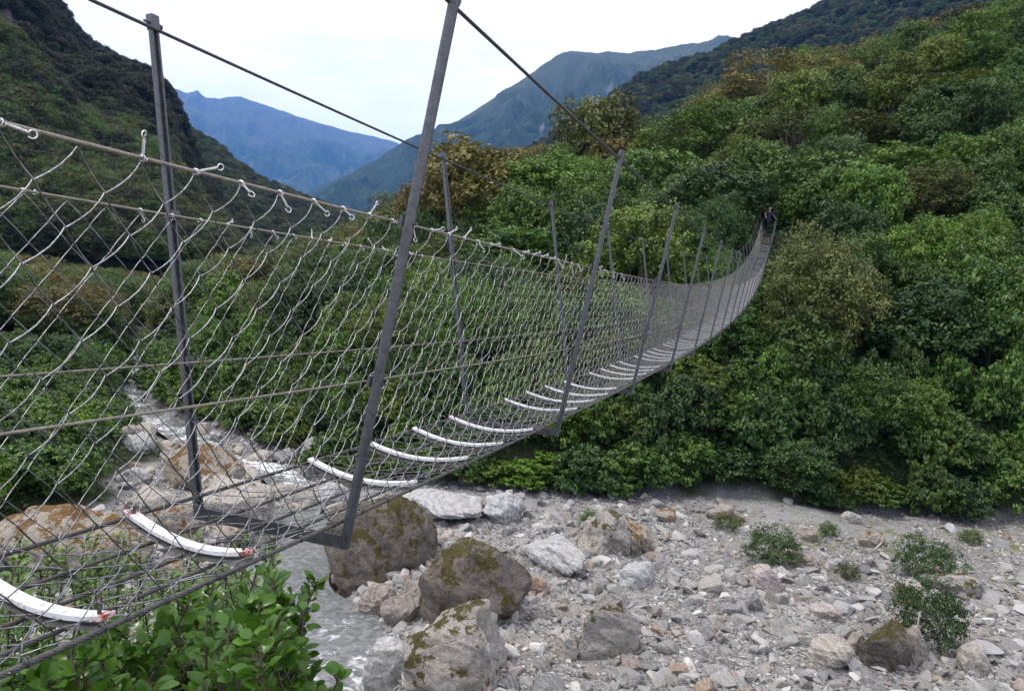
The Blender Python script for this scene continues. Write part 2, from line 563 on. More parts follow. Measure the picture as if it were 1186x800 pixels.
GALV = metal_mat('galvanised_steel', (.045, .048, .051), (.12, .126, .130), .5, .6, 40)
BEAM = metal_mat('dull_beam_steel', (.035, .036, .04), (.09, .09, .095), .6, .5, 20, .2)
CABLE = metal_mat('dark_steel_cable', (.03, .03, .032), (.075, .073, .07), .55, .6, 120)
RAIL = metal_mat('weathered_cable', (.13, .115, .09), (.30, .27, .22), .5, .6, 60)
DECKC = metal_mat('rusty_deck_cable', (.06, .058, .055), (.16, .15, .14), .55, .6, 60, .45)
WIRE = metal_mat('galvanised_wire', (.075, .076, .078), (.33, .332, .335), .30, .95, 40, .34)
DWIRE = metal_mat('dark_wire', (.022, .02, .019), (.06, .055, .05), .55, .5, 40, .5)
TIE = metal_mat('bright_tie_wire', (.42, .42, .42), (.70, .70, .69), .35, .8, 60)


def strand_cable(m):
    """wire-rope lay: fine diagonal bands along the cable (uses the mesh's own strand attribute)"""
    n = m.node_tree; b = n.nodes['Principled BSDF']
    a = attr(n, 'lay').outputs['Fac']
    s = math_(n, 'SINE', math_(n, 'MULTIPLY', a, 1.0))
    bp = node(n, 'ShaderNodeBump', i_Strength=.9, i_Distance=.003)
    n.links.new(s, bp.inputs['Height'])
    n.links.new(bp.outputs['Normal'], b.inputs['Normal'])


def paint_mat():
    m, n, b = mat_new('white_tread_paint')
    v = obj_coord(n)
    t = noise(n, 60, 6, .7, v)
    d = noise(n, 9, 6, .65, v)
    c = mixc(n, ramp(n, [(.54, (0, 0, 0)), (.66, (1, 1, 1))], t.outputs['Fac']).outputs['Color'], (.70, .69, .66), (.26, .23, .19))
    c = mixc(n, math_(n, 'MULTIPLY', ramp(n, [(.45, (0, 0, 0)), (.75, (1, 1, 1))], d.outputs['Fac']).outputs['Color'], .5), c, (.42, .40, .36))
    n.links.new(c, b.inputs['Base Color'])
    b.inputs['Roughness'].default_value = .6
    bump(n, b, t.outputs['Fac'], .3, .004)
    return m


def red_mat():
    m, n, b = mat_new('flaking_red_end')
    v = obj_coord(n)
    t = noise(n, 55, 6, .7, v)
    c = ramp(n, [(.44, (.24, .045, .03)), (.50, (.34, .11, .08)), (.54, (.55, .48, .44))], t.outputs['Fac']).outputs['Color']
    n.links.new(c, b.inputs['Base Color'])
    b.inputs['Roughness'].default_value = .75
    return m


def plain_mat(name, col, rough=.8, var=.35, scale=12):
    m, n, b = mat_new(name)
    t = noise(n, scale, 5, .6, obj_coord(n))
    lo = tuple(x * (1 - var) for x in col); hi = tuple(min(1, x * (1 + var)) for x in col)
    n.links.new(ramp(n, [(.3, lo), (.7, hi)], t.outputs['Fac']).outputs['Color'], b.inputs['Base Color'])
    b.inputs['Roughness'].default_value = rough
    return m


PAINT, RED = paint_mat(), red_mat()
DRIFT = plain_mat('bleached_driftwood', (.42, .38, .32), .9)
TIMBER = plain_mat('grey_timber', (.16, .145, .125), .9)

# ------------------------------------------------------------------ bridge frame of reference (fitted to the photograph)
S = 0.92
BYAW = 0.3526
bm = dict(cx=1.9672, cz=.9454, s=2.9148, y1=2.5321, a=.0299, b=-.0671, c=.1751, d=-.0178, e=.0029, w0=.3543, k=.1773, hm=.5739, hc=2.0376, hb=-.1038, l2=-.0042)
BX = np.array([math.cos(BYAW), -math.sin(BYAW) * -1 * -1, 0])  # lateral axis of the bridge in world space
# model forward is (-sin, cos) seen from the camera; world +Y is the camera heading
_f = np.array([-math.sin(BYAW), math.cos(BYAW)]); _r = np.array([math.cos(BYAW), math.sin(BYAW)])


def m2w(P):
    P = np.asarray(P, float)
    q = P - np.array([bm['cx'], 0, bm['cz']])
    return np.stack([(q[..., 0] * _r[0] + q[..., 1] * _r[1]) * S, (q[..., 0] * _f[0] + q[..., 1] * _f[1]) * S, q[..., 2] * S + CAMZ], -1)


BX = m2w([1., 0, 0]) - m2w([0., 0, 0]); BX /= np.linalg.norm(BX)
BY = m2w([0., 1, 0]) - m2w([0., 0, 0]); BY /= np.linalg.norm(BY)
BZ = np.array([0, 0, 1.0])


def deck_z(y):
    u = np.asarray(y, float) / 10
    return bm['a'] + bm['b'] * u + bm['c'] * u ** 2 + bm['d'] * u ** 3 + bm['e'] * u ** 4


def bpt(side, y, h, out_=0.0):
    """point of the bridge: side -1..1 across, y along, h above the deck edge (model units)"""
    y = np.asarray(y, float); h = np.asarray(h, float)
    x = side * (bm['w0'] + bm['k'] * h + out_) + bm['l2'] * (y / 10) ** 2
    return m2w(np.stack([x + 0 * y, y + 0 * h, deck_z(y) + h + 0 * y], -1))


YEND = 70.5
LAND = bpt(0, YEND - .5, 0.0)

# ------------------------------------------------------------------ terrain
R_BANK = [(90, 30), (45, 35.5), (25, 37.5), (8, 38.5), (-3, 38.5), (-9, 41.5), (-16, 49), (-24, 56), (-38, 78), (-60, 125), (-95, 220), (-150, 400)]
R_BANK = R_BANK[::1]
L_BANK = [(-26, 8), (-22, 21), (-16.6, 30.5), (-18, 36), (-19, 42), (-23, 47.5), (-31, 57), (-40, 68), (-62, 112), (-100, 215), (-160, 400)]
RIVER = [(-4.0, 14), (-5.2, 20), (-7.2, 25), (-8.6, 30), (-9.8, 35), (-11.5, 40), (-16.0, 44), (-20.5, 48), (-27, 55), (-34, 66), (-52, 104), (-85, 190), (-140, 380)]


SL_X = [-.50, -.30, -.20, -.10, -.04, .03, .08, .12, .20, .28, .35, .50, .60, .70]
SL_V = [.30, .33, .385, .44, .47, .485, .445, .44, .44, .52, .61, .67, .71, .73]


def az_interp(px, xs, ys):
    return np.interp(px, xs, ys)


def px_of(X, Y):
    return PW / 2 + FPX * np.asarray(X) / np.maximum(np.asarray(Y), 1.0)


def dist_R(X, Y): return -poly_dist(X, Y, R_BANK)
def dist_L(X, Y): return poly_dist(X, Y, L_BANK)


def ground_h(X, Y):
    X = np.asarray(X, float); Y = np.asarray(Y, float)
    base = .020 * np.maximum(0, Y - 40) + fbm(X * .16, Y * .16, 4) * .45 + fbm(X * .7, Y * .7, 3) * .13
    # gravel bar stands a little above the stream
    dr = np.abs(poly_dist(X, Y, RIVER))
    base = base + .75 * smoothstep(1.2, 5.5, dr) - .55 * (1 - smoothstep(.6, 2.6, dr)) + .25 * smoothstep(6, 30, dr)
    base = base - .55 * (1 - smoothstep(1.2, 2.9, dr)) * smoothstep(36, 31, Y)
    R = dist_R(X, Y)
    slope = np.interp(X / np.maximum(Y, 5), SL_X, SL_V)
    d = np.maximum(R, 0)
    dd = np.where(d < 52, d, 52 + 14 * (1 - np.exp(-(d - 52) / 14)) - .42 * np.maximum(0, d - 66) * smoothstep(60, 90, d))
    dd = np.maximum(dd, 12 * smoothstep(0, 12, d) * np.minimum(d, 12) / 12)
    hill = slope * dd + 1.6 * smoothstep(0, 4, d) + fbm(X * .06 + 3, Y * .06, 4) * 2.2 * smoothstep(2, 20, d)
    L = np.maximum(dist_L(X, Y), 0)
    lh = 1.1 * smoothstep(0, 4, L) + .05 * L + .34 * np.maximum(0, L - 26) + fbm(X * .05, Y * .05 + 9, 4) * 2.4 * smoothstep(3, 22, L)
    z = base + hill + np.minimum(lh, 60)
    # landing of the bridge on the far slope
    g = np.exp(-((X - LAND[0]) ** 2 + (Y - LAND[1] - 1.5) ** 2) / (2 * 4.5 ** 2))
    z = z * (1 - g) + (LAND[2] - .25) * g
    # near bank the viewer stands on
    nb = CAMZ - 1.62 - np.where(X < 0, np.where(Y < 6, .52 * np.maximum(0, Y + .2), .52 * 6.2 + 1.25 * (Y - 6)), .52 * np.clip(Y + .2, 0, 1.2) + 1.0 * np.maximum(0, Y - 1)) + fbm(X * .8, Y * .8, 4) * .22
    nb = np.where(Y < -.2, CAMZ - 1.62, nb)
    return np.maximum(z, nb)


def ray_ground(px, py, lift=0.0):
    d = pix_ray(px, py); d = d / d[1]
    ts = np.linspace(6, 220, 3000)
    P = CAMPOS + ts[:, None] * d
    g = ground_h(P[:, 0], P[:, 1]) + lift
    below = np.nonzero(P[:, 2] < g)[0]
    i = below[0] if len(below) else -1
    return P[i]


az = np.linspace(math.radians(-72), math.radians(66), 420)
rr = np.concatenate([-np.array([2.5, 1.0]) * 0 + np.array([.02, .3]), np.geomspace(.6, 18, 50), np.linspace(18.4, 75, 260), np.geomspace(76, 14000, 110)])
A_, R_ = np.meshgrid(az, rr, indexing='ij')
GX, GY = np.sin(A_) * R_, np.cos(A_) * R_ - 2.5
GZ = ground_h(GX, GY)
GZ = np.where(R_ > 450, np.minimum(GZ, 26 + 0 * GZ), GZ)
fl = smoothstep(400, 700, R_)
GZ = GZ * (1 - fl) + 14 * fl
veg = np.maximum(smoothstep(-.6, .8, dist_R(GX, GY) + fbm(GX * .6, GY * .6, 3) * 1.0), smoothstep(-.5, 1.0, dist_L(GX, GY) + fbm(GX * .5, GY * .5, 3) * 1.5))
nbm = smoothstep(11.5, 9.0, GY)
veg = np.maximum(veg, nbm)
mossm = smoothstep(8, 16, GX) * smoothstep(25, 29, GY) * (1 - veg)
ni, nj = GX.shape
idx = np.arange(ni * nj).reshape(ni, nj)
Q = np.stack([idx[:-1, :-1], idx[1:, :-1], idx[1:, 1:], idx[:-1, 1:]], -1).reshape(-1, 4)[:, ::-1]
me = np_mesh('ground', np.stack([GX, GY, GZ], -1).reshape(-1, 3), Q, True, {'veg': veg.ravel(), 'moss': mossm.ravel()}, [ground_mat()])
g_ob = link('ground', me)
tag(g_ob, kind='structure')

# river surface: a ribbon along the stream, dropping through rapids
rp_ = np.array(RIVER, float)
tt = np.concatenate([[0], np.cumsum(np.linalg.norm(np.diff(rp_, axis=0), axis=1))])
ts = np.concatenate([np.arange(0, 75, .35), np.arange(75, tt[-1], 3)])
cx_, cy_ = np.interp(ts, tt, rp_[:, 0]), np.interp(ts, tt, rp_[:, 1])
k_ = np.ones(9) / 9
cxp = np.convolve(np.pad(cx_, 4, mode='edge'), k_, 'valid'); cyp = np.convolve(np.pad(cy_, 4, mode='edge'), k_, 'valid')
tx, ty = np.gradient(cxp), np.gradient(cyp); L_ = np.hypot(tx, ty); tx /= L_; ty /= L_
wid = 1.7 + .5 * np.sin(ts * .31) + .3 * np.sin(ts * .83 + 1)
wid = np.where(cyp < 34, wid + .15, wid * .55)
us = np.linspace(-1, 1, 17)
WX = cxp[:, None] + (-ty[:, None]) * us * wid[:, None] * 1.15
WY = cyp[:, None] + tx[:, None] * us * wid[:, None] * 1.15
wz = .020 * np.maximum(0, cyp - 40) - .02 + .06 * np.sin(ts * .9)
foam_base = np.interp(cyp, [14, 21, 25, 29, 37, 39, 43, 46, 56, 400], [.26, .30, .05, .02, .05, .36, .42, .40, .30, .2])
foam_m = foam_base[:, None] + fbm(WX * .9, WY * .5, 4) * .35 + .12 * (1 - us ** 2)[None]
WZ = wz[:, None] + fbm(WX * 1.3, WY * 1.3, 4) * .10 * (.4 + foam_base[:, None])
ni, nj = WX.shape
idx = np.arange(ni * nj).reshape(ni, nj)
Q = np.stack([idx[:-1, :-1], idx[1:, :-1], idx[1:, 1:], idx[:-1, 1:]], -1).reshape(-1, 4)[:, ::-1]
me = np_mesh('river_water', np.stack([WX, WY, WZ], -1).reshape(-1, 3), Q, True, {'foam': np.clip(foam_m, 0, 1).ravel()}, [water_mat()])
tag(link('river_water', me), kind='structure')


# ------------------------------------------------------------------ mountains
def mountain(name, sky_pts, R_ridge, R_foot, z_foot, mat, az_pad=0, nx=260, nr=150, namp=.10, nscale=.004, back=1.6, seed=0, shape=1.15):
    """real heightfield ridge: foot at R_foot, crest at R_ridge, falling away behind"""
    px = np.array([p[0] for p in sky_pts], float); py = np.array([p[1] for p in sky_pts], float)
    pxs = np.linspace(px[0], px[-1], nx)
    pys = np.interp(pxs, px, py)
    dirs = np.stack([pix_ray(a, b) for a, b in zip(pxs, pys)])
    dirs /= np.hypot(dirs[:, 0], dirs[:, 1])[:, None]
    Rr = R_ridge(pxs) if callable(R_ridge) else np.full(nx, float(R_ridge))
    Rf = R_foot(pxs) if callable(R_foot) else np.full(nx, float(R_foot))
    t = np.concatenate([np.linspace(0, 1, int(nr * .8)), np.linspace(1.01, back, nr - int(nr * .8))])
    RR = Rf[:, None] + (Rr - Rf)[:, None] * t[None]
    X = dirs[:, 0][:, None] * RR; Y = dirs[:, 1][:, None] * RR
    zc = (CAMZ + dirs[:, 2] * Rr)[:, None]
    prof = np.where(t < 1, np.clip(t, 0, 1) ** shape, 1 - ((t - 1) / (back - 1)) ** 1.3 * 1.05)[None]
    hgt = zc - z_foot
    z = z_foot + hgt * prof
    env = np.where(t < 1, np.sin(np.clip(t, 0, 1) * np.pi) ** .7, 0)[None] * 1.0
    rg = ridged(X * nscale + seed, Y * nscale + seed * 2, 6) - .62
    z = z + rg * hgt * namp * 2.2 * env + fbm(X * nscale * 6, Y * nscale * 6, 4) * hgt * namp * .22 * np.where(t < 1.0, np.maximum(env, .18), .25)
    gx, gy = np.gradient(z)
    run = (Rr - Rf)[:, None] / (nr * .8)
    steep = np.clip(np.abs(gy) / np.maximum(run, 1e-6), 0, 3) / 2.0
    ni, nj = X.shape
    idx = np.arange(ni * nj).reshape(ni, nj)
    Q = np.stack([idx[:-1, :-1], idx[1:, :-1], idx[1:, 1:], idx[:-1, 1:]], -1).reshape(-1, 4)[:, ::-1]
    alp = np.clip((z - z_foot) / np.maximum(hgt, 1), 0, 1.2) * np.clip(zc / zc.max(), 0, 1)
    me = np_mesh(name, np.stack([X, Y, z], -1).reshape(-1, 3), Q, True, {'rock': steep.ravel(), 'alp': (alp + 0 * z).ravel()}, [mat])
    o = link(name, me)
    tag(o, kind='structure')
    return X, Y, z, t, steep


far_pts = [(60, 70), (120, 86), (190, 99), (203, 104), (215, 109), (228, 106), (240, 117), (262, 113), (278, 112), (300, 120), (330, 130), (360, 139), (400, 151), (430, 158), (460, 166), (520, 185), (600, 200)]
mountain('distant_mountain', far_pts, 13000, 7000, 20, hill_mat('distant_slopes', (.022, .036, .020), (.060, .075, .040), (.22, .20, .18), .10, .0015, (.075, .078, .066)), namp=.20, nscale=.0008, seed=2.2, nx=320, nr=190, shape=1.0)
mid_pts = [(330, 238), (352, 226), (380, 212), (410, 200), (440, 183), (470, 162), (500, 150), (530, 140), (560, 122), (590, 102), (615, 88), (640, 70), (660, 61), (690, 60), (720, 61), (745, 58), (770, 56), (800, 51), (830, 45), (870, 42), (950, 36), (1060, 20), (1300, 10)]
mountain('blue_mountain', mid_pts, 5200, 2500, 16, hill_mat('forested_slopes', (.011, .021, .013), (.036, .052, .028), (.22, .215, .205), .085, .008, (.060, .068, .038)), namp=.20, nscale=.0022, seed=5.7, nx=320, nr=190, shape=1.0)
near_pts = [(520, 235), (560, 212), (600, 184), (640, 158), (680, 138), (710, 112), (740, 92), (770, 80), (800, 73), (830, 62), (870, 44), (900, 31), (940, 15), (980, -5), (1030, -28), (1100, -60), (1200, -90), (1400, -120)]
NEARM = mountain('forested_mountain', near_pts, 1150, 420, 18, hill_mat('near_forest_slope', (.016, .024, .009), (.040, .050, .018), (.2, .18, .16), 0.0, .02), namp=.07, nscale=.006, seed=9.1, nx=280, nr=150, shape=.95)
left2_pts = [(-80, -10), (60, 60), (150, 92), (205, 138), (225, 158), (250, 172), (270, 190), (290, 206), (310, 216), (335, 226), (365, 238), (400, 250)]
LEFT2 = mountain('valley_spur', left2_pts, 1000, 430, 16, hill_mat('spur_forest', (.018, .028, .010), (.046, .058, .02), (.2, .18, .16), 0.0, .02), namp=.07, nscale=.006, seed=1.4, nx=200, nr=120, shape=.9)
left_pts = [(-260, -260), (-120, -150), (-30, -80), (30, -25), (58, 8), (75, 28), (90, 50), (104, 62), (120, 68), (135, 76), (160, 84), (180, 97), (192, 108), (200, 120), (205, 132), (212, 150), (222, 178), (240, 215), (270, 262)]
LEFTM = mountain('dark_mountain', left_pts, lambda p: np.interp(p, [-200, 60, 200, 270], [520, 560, 640, 620]), 210, 14, hill_mat('dark_forest_slope', (.008, .012, .005), (.026, .031, .012), (.12, .10, .092), .24, .02), namp=.15, nscale=.011, seed=3.3, nx=280, nr=170, shape=.85)



# ------------------------------------------------------------------ batch tubes for wires
def batch_tubes(P, r, k):
    """P (N,n,3) polylines -> V, Q"""
    P = np.asarray(P, float); N, n, _ = P.shape
    T = np.gradient(P, axis=1); T /= np.linalg.norm(T, axis=2, keepdims=True) + 1e-12
    ref = np.where(np.abs(T[:, :1, 2:]) < .92, np.array([0, 0, 1.0]), np.array([1.0, 0, 0]))
    A = np.cross(T, np.broadcast_to(ref, T.shape)); A /= np.linalg.norm(A, axis=2, keepdims=True) + 1e-12
    B = np.cross(T, A)
    an = np.arange(k) * 2 * np.pi / k
    V = P[:, :, None] + r * (np.cos(an)[None, None, :, None] * A[:, :, None] + np.sin(an)[None, None, :, None] * B[:, :, None])
    b = (np.arange(N) * n * k)[:, None, None]; i = np.arange(n - 1)[None, :, None]; j = np.arange(k)[None, None]; j2 = (j + 1) % k
    Qd = np.stack([b + i * k + j, b + i * k + j2, b + (i + 1) * k + j2, b + (i + 1) * k + j], -1).reshape(-1, 4)
    return V.reshape(-1, 3), Qd


# ------------------------------------------------------------------ the suspension bridge
bridge = empty('suspension_bridge', bpt(0, 0, 0))
tag(bridge, 'long sagging swing bridge of steel posts, wire netting and white treads over the riverbed', 'footbridge')
BINV = -np.array(bpt(0, 0, 0))


def bbuild(mb, name, mat, parent=None, smooth=False):
    """mesh in world space, stored relative to the bridge's base"""
    mb.V = [v + BINV for v in mb.V]
    return mb.build(name, mat, parent or bridge, smooth)


Y0 = -1.6
yy = np.concatenate([np.arange(Y0, 8, .12), np.arange(8, YEND + .01, .5)])
for sgn in (-1, 1):
    # main cable climbs to the tower head at the far end
    rise = np.where(yy > YEND - 3.5, (yy - YEND + 3.5) / 3.5 * .95, 0)
    q = MB(); q.tube(bpt(sgn, yy, bm['hc'] - .03 + rise), .0072, 10)
    bbuild(q, 'main_cable', CABLE, smooth=True)
    q = MB(); q.tube(bpt(sgn, yy, 1.2, -.03), .0045, 8)
    bbuild(q, 'handrail_cable', RAIL, smooth=True)
    q = MB(); q.tube(bpt(sgn, yy, bm['hm'], -.028), .0038, 8)
    bbuild(q, 'side_cable', RAIL, smooth=True)


def rope(q, P, R):
    """laid wire rope: six strands wound round a core"""
    P = np.asarray(P, float)
    s = np.concatenate([[0], np.cumsum(np.linalg.norm(np.diff(P, axis=0), axis=1))])
    ss = np.arange(0, s[-1], .011)
    C = np.stack([np.interp(ss, s, P[:, i]) for i in range(3)], -1)
    T = np.gradient(C, axis=0); T /= np.linalg.norm(T, axis=1)[:, None]
    A = np.cross(T, BZ); A /= np.linalg.norm(A, axis=1)[:, None]; B = np.cross(T, A)
    for k in range(6):
        an = ss / .10 * 2 * np.pi + k * np.pi / 3
        q.tube(C + R * .62 * (np.cos(an)[:, None] * A + np.sin(an)[:, None] * B), R * .40, 5)


def tread_sag(s): return -.052 * (1 - s ** 2)


for s in (-1, -.5, 0, .5, 1):
    q = MB()
    yn = np.arange(Y0, 6.01, .1)
    P = bpt(s, yy, tread_sag(s) - (.012 if abs(s) < 1 else 0))
    R = .0082 if abs(s) == 1 else .0070
    rope(q, bpt(s, yn, tread_sag(s) - (.012 if abs(s) < 1 else 0)), R)
    q.tube(P[yy > 5.9], R, 8)
    bbuild(q, 'deck_cable', DECKC, smooth=True)

# netting: a lattice of legs from node to node, hooked and slightly bowed
PWD = .166


def net(uv2p, nrm, y0, y1, rows, r, k, bow, wob, seed):
    rg = np.random.default_rng(seed)
    I = np.arange(int(y0 / (PWD / 2)), int(y1 / (PWD / 2)))
    J = np.arange(rows + 1)
    ii, jj = np.meshgrid(I, J, indexing='ij')
    jit = rg.normal(0, wob, (len(I) + 1, rows + 2, 3))
    legs = []
    for dj, front in ((1, 1.0), (-1, -1.0)):
        m = ((ii + jj) % 2 == 0) & (jj + dj >= 0) & (jj + dj <= rows)
        a_i, a_j = ii[m], jj[m]
        pa = uv2p(a_i * PWD / 2, a_j / rows) + jit[a_i - I[0], a_j]
        pb = uv2p((a_i + 1) * PWD / 2, (a_j + dj) / rows) + jit[a_i + 1 - I[0], a_j + dj]
        n = nrm(a_i * PWD / 2)
        tcs = np.array([0, .05, .28, .55, .80, .95, 1.0])
        P = pa[:, None] * (1 - tcs)[None, :, None] + pb[:, None] * tcs[None, :, None]
        bw = np.sin(tcs * np.pi)[None, :, None]
        b_ = rg.uniform(.6, 1.25, len(pa))[:, None, None]
        amount = bow if dj > 0 else bow * .04
        P = P - bw * b_ * BZ * amount * .8 + bw * n[:, None] * front * (.006 + amount * .35)
        hook = np.array([1, .6, 0, 0, 0, -.6, -1])[None, :, None]
        P = P + hook * n[:, None] * front * r * 1.3
        legs.append(P)
    return batch_tubes(np.concatenate(legs), r, k)


for sgn in (1, -1):
    up2 = lambda y, t, sg=sgn: bpt(sg, y, .01 + t * 1.18, -.032)
    nr_ = lambda y, sg=sgn: np.broadcast_to(BX * sg, (len(y), 3))
    segs = [(Y0, 9, 6, .00175), (9, 26, 4, .0021), (26, YEND - 1, 3, .0028)]
    q = MB()
    for a, b_, k, r in segs:
        V, Q = net(up2, nr_, a, b_, 14, r, k, .008, .0010, 11 + sgn)
        q.add(V, Q)
    bbuild(q, 'side_netting', WIRE, smooth=True)
q = MB()
dk = lambda y, t: bpt(t * 2 - 1, y, tread_sag(t * 2 - 1) + .012)
dn = lambda y: np.broadcast_to(BZ, (len(y), 3))
for a, b_, k, r in ((Y0, 9, 6, .0021), (9, 26, 4, .0025), (26, YEND - 1, 3, .0032)):
    V, Q = net(dk, dn, a, b_, 10, r, k, .006, .007, 31)
    q.add(V, Q)
bbuild(q, 'deck_netting', WIRE, smooth=True)

# frames: a pair of splayed half-round posts on a cross beam
prof = []
for a_ in np.linspace(-125, 125, 15):
    prof.append((.0275 * math.cos(math.radians(a_)), .0275 * math.sin(math.radians(a_))))
prof += [(-.012, .014), (.006, .010), (.006, -.010), (-.012, -.014)]
prof = np.array(prof) * .74
nfr = int((YEND - 2 - bm['y1']) / bm['s']) + 1
for i in range(-1, nfr):
    y = bm['y1'] + i * bm['s']
    for sgn in (1, -1):
        A = bpt(sgn, y, bm['hb'], .035 if sgn > 0 else .03); B = bpt(sgn, y, bm['hc'] + .03, .01)
        ax = (B - A) / np.linalg.norm(B - A)
        X = BX * sgn; X = X - ax * (X @ ax); X /= np.linalg.norm(X); Yv = np.cross(ax, X)
        q = MB(); q.sweep(prof if sgn > 0 else prof * [1, -1], A, B, X, Yv)
        post = bbuild(q, 'post', GALV)
        if i < 9:
            q = MB()
            q.box(B - ax * .030, .036, .043, .058, X, Yv, ax, .005)
            bbuild(q, 'cable_clamp', GALV, post)
            for h in (1.2, bm['hm']):
                q = MB(); C = A + ax * ((h - bm['hb']) / (bm['hc'] + .03 - bm['hb']) * np.linalg.norm(B - A))
                q.tube([C - X * .036, C + X * .034], .0045, 6)
                q.tube([C + X * .019, C + X * .026], .0085, 6)
                q.box(C - X * .026, .014, .038, .040, X, Yv, ax, .004)
                bbuild(q, 'rail_bracket', GALV, post)
            q = MB(); q.tube([B - ax * .035 - Yv * .045, B - ax * .035 + Yv * .045], .006, 6); q.tube([B - ax * .035 - Yv * .04, B - ax * .035 - Yv * .028], .012, 6)
            bbuild(q, 'bolt', GALV, post)
    q = MB()
    a_, b_ = bpt(-1, y, -.075, .03), bpt(1, y, -.075, .03)
    L_b = np.array([(-.028, -.032), (.028, -.032), (.028, -.024), (-.020, -.024), (-.020, .030), (-.028, .030)]) * .78
    q.sweep(L_b, a_, b_, BY, BZ)
    bbuild(q, 'cross_beam', BEAM)

# treads
nt_all = [bm['y1'] + bm['s'] * i + .583 * k + .12 for i in range(-2, nfr + 1) for k in range(0, 5)]
nt_all = sorted(y for y in nt_all if Y0 + .2 < y < YEND - .5 and True)
nt_all = [y for j, y in enumerate(nt_all) if not (abs(((y - bm['y1']) / bm['s']) % 1 - .04) < .03)]
ss = np.linspace(-1, 1, 15)
rest = MB()
rgt = np.random.default_rng(5)
for j, y in enumerate(nt_all):
    skew = rgt.normal(.05, .02); dz = rgt.normal(0, .003)
    path = lambda s: bpt(s * .97, y - s * skew, tread_sag(s) + .028 + dz)

    def bar(q, s0, s1, w, t, lift):
        sv = np.linspace(s0, s1, max(3, int(abs(s1 - s0) * 7)))
        P = path(sv) + BZ * lift
        k = 4; V = []
        for p in P:
            for (u, v) in ((-w / 2, -t / 2), (w / 2, -t / 2), (w / 2, t / 2), (-w / 2, t / 2)):
                V.append(p + BY * u + BZ * v)
        n = len(P); ii = np.arange(n - 1)[:, None]; jj = np.arange(4)[None]; j2 = (jj + 1) % 4
        Qd = np.stack([ii * k + jj, ii * k + j2, (ii + 1) * k + j2, (ii + 1) * k + jj], -1).reshape(-1, 4)
        q.add(V, [Qd, np.array([[3, 2, 1, 0], [4 * n - 4, 4 * n - 3, 4 * n - 2, 4 * n - 1]])])
    if j < 100:
        q = MB(); bar(q, -.88, .88, .042, .013, 0)
        tr = bbuild(q, 'tread', PAINT)
        if j < 12:
            for e in (-1, 1):
                q = MB(); bar(q, e * .883, e * .985, .042, .013, 0); bbuild(q, 'red_end' if y < 2.6 else 'tread_end', RED if y < 2.6 else PAINT, tr)
                q = MB(); q.tube([path(e * .88) + BZ * .008, path(e * .88) + BZ * .034], .006, 6); bbuild(q, 'bolt', GALV, tr)
            q = MB(); bar(q, -.97, .97, .030, .012, -.026); bbuild(q, 'under_bar', TIMBER, tr)
    else:
        bar(rest, -.98, .98, .045, .020, 0)
if rest.n: tag(bbuild(rest, 'tread', PAINT), 'farthest small treads running up to the forest', kind='stuff')

# twisted wire ties along the top of the netting
rgt = np.random.default_rng(12)
nt_count = 0
for sgn, ymax in ((1, 7.0), (-1, 5.2)):
    i0 = int(.8 / PWD)
    for i in range(i0, int(ymax / PWD)):
        if nt_count >= 66 or (rgt.random() < .12): continue
        nt_count += 1
        y = i * PWD
        c = bpt(sgn, y, 1.2, -.03)
        q = MB()
        an = np.linspace(0, 2 * np.pi * 2.0, 26)
        q.tube(c + .0064 * (np.cos(an)[:, None] * BX + np.sin(an)[:, None] * BZ) + BY[None] * np.linspace(-.006, .006, 26)[:, None], .0016, 5)
        d = BY * rgt.normal(.55, .9) + BZ * rgt.normal(-.25, .75) + BX * sgn * .35; d /= np.linalg.norm(d)
        e1 = np.cross(d, BX); e1 /= np.linalg.norm(e1); e2 = np.cross(d, e1)
        ln = rgt.uniform(.022, .052)
        tq = np.linspace(0, 1, 22)
        for ph in (0, np.pi):
            a2 = tq * 2 * np.pi * 4 + ph
            q.tube(c + d * (.008 + ln * tq[:, None]) + .0022 * (np.cos(a2)[:, None] * e1 + np.sin(a2)[:, None] * e2), .0015, 5)
        cc = c + d * (.008 + ln + .007)
        a3 = np.linspace(-np.pi, np.pi * .75, 16)
        q.tube(cc + .0075 * (np.cos(a3)[:, None] * d + np.sin(a3)[:, None] * e1) + e2 * np.linspace(-.003, .004, 16)[:, None], .0018, 5)
        bbuild(q, 'wire_tie', TIE, smooth=True)

# rusty clips tying netting to the deck edge cables
for i in range(0, 26):
    y = 1.0 + i * .21
    q = MB(); c = bpt(1, y, 0)
    an = np.linspace(0, 2 * np.pi * 1.3, 20)
    q.tube(c + .0115 * (np.cos(an)[:, None] * BX + np.sin(an)[:, None] * BZ) + BY[None] * np.linspace(-.005, .006, 20)[:, None] + BZ * .004, .0022, 5)
    bbuild(q, 'cable_clip', DECKC, smooth=True)

# tower on the far bank
for sgn in (1, -1):
    q = MB(); A, B = bpt(sgn, YEND, -.4, .05), bpt(sgn * .9, YEND, 3.15, -.12)
    q.tube([A, (A + B) / 2, B], .06, 10)
    bbuild(q, 'tower_leg', GALV, smooth=True)
q = MB(); q.sweep(np.array([(-.05, -.05), (.05, -.05), (.05, .05), (-.05, .05)]), bpt(-.9, YEND, 2.7, .0), bpt(.9, YEND, 2.7, .0), BY, BZ)
bbuild(q, 'tower_beam', BEAM)

# ------------------------------------------------------------------ person crossing the bridge


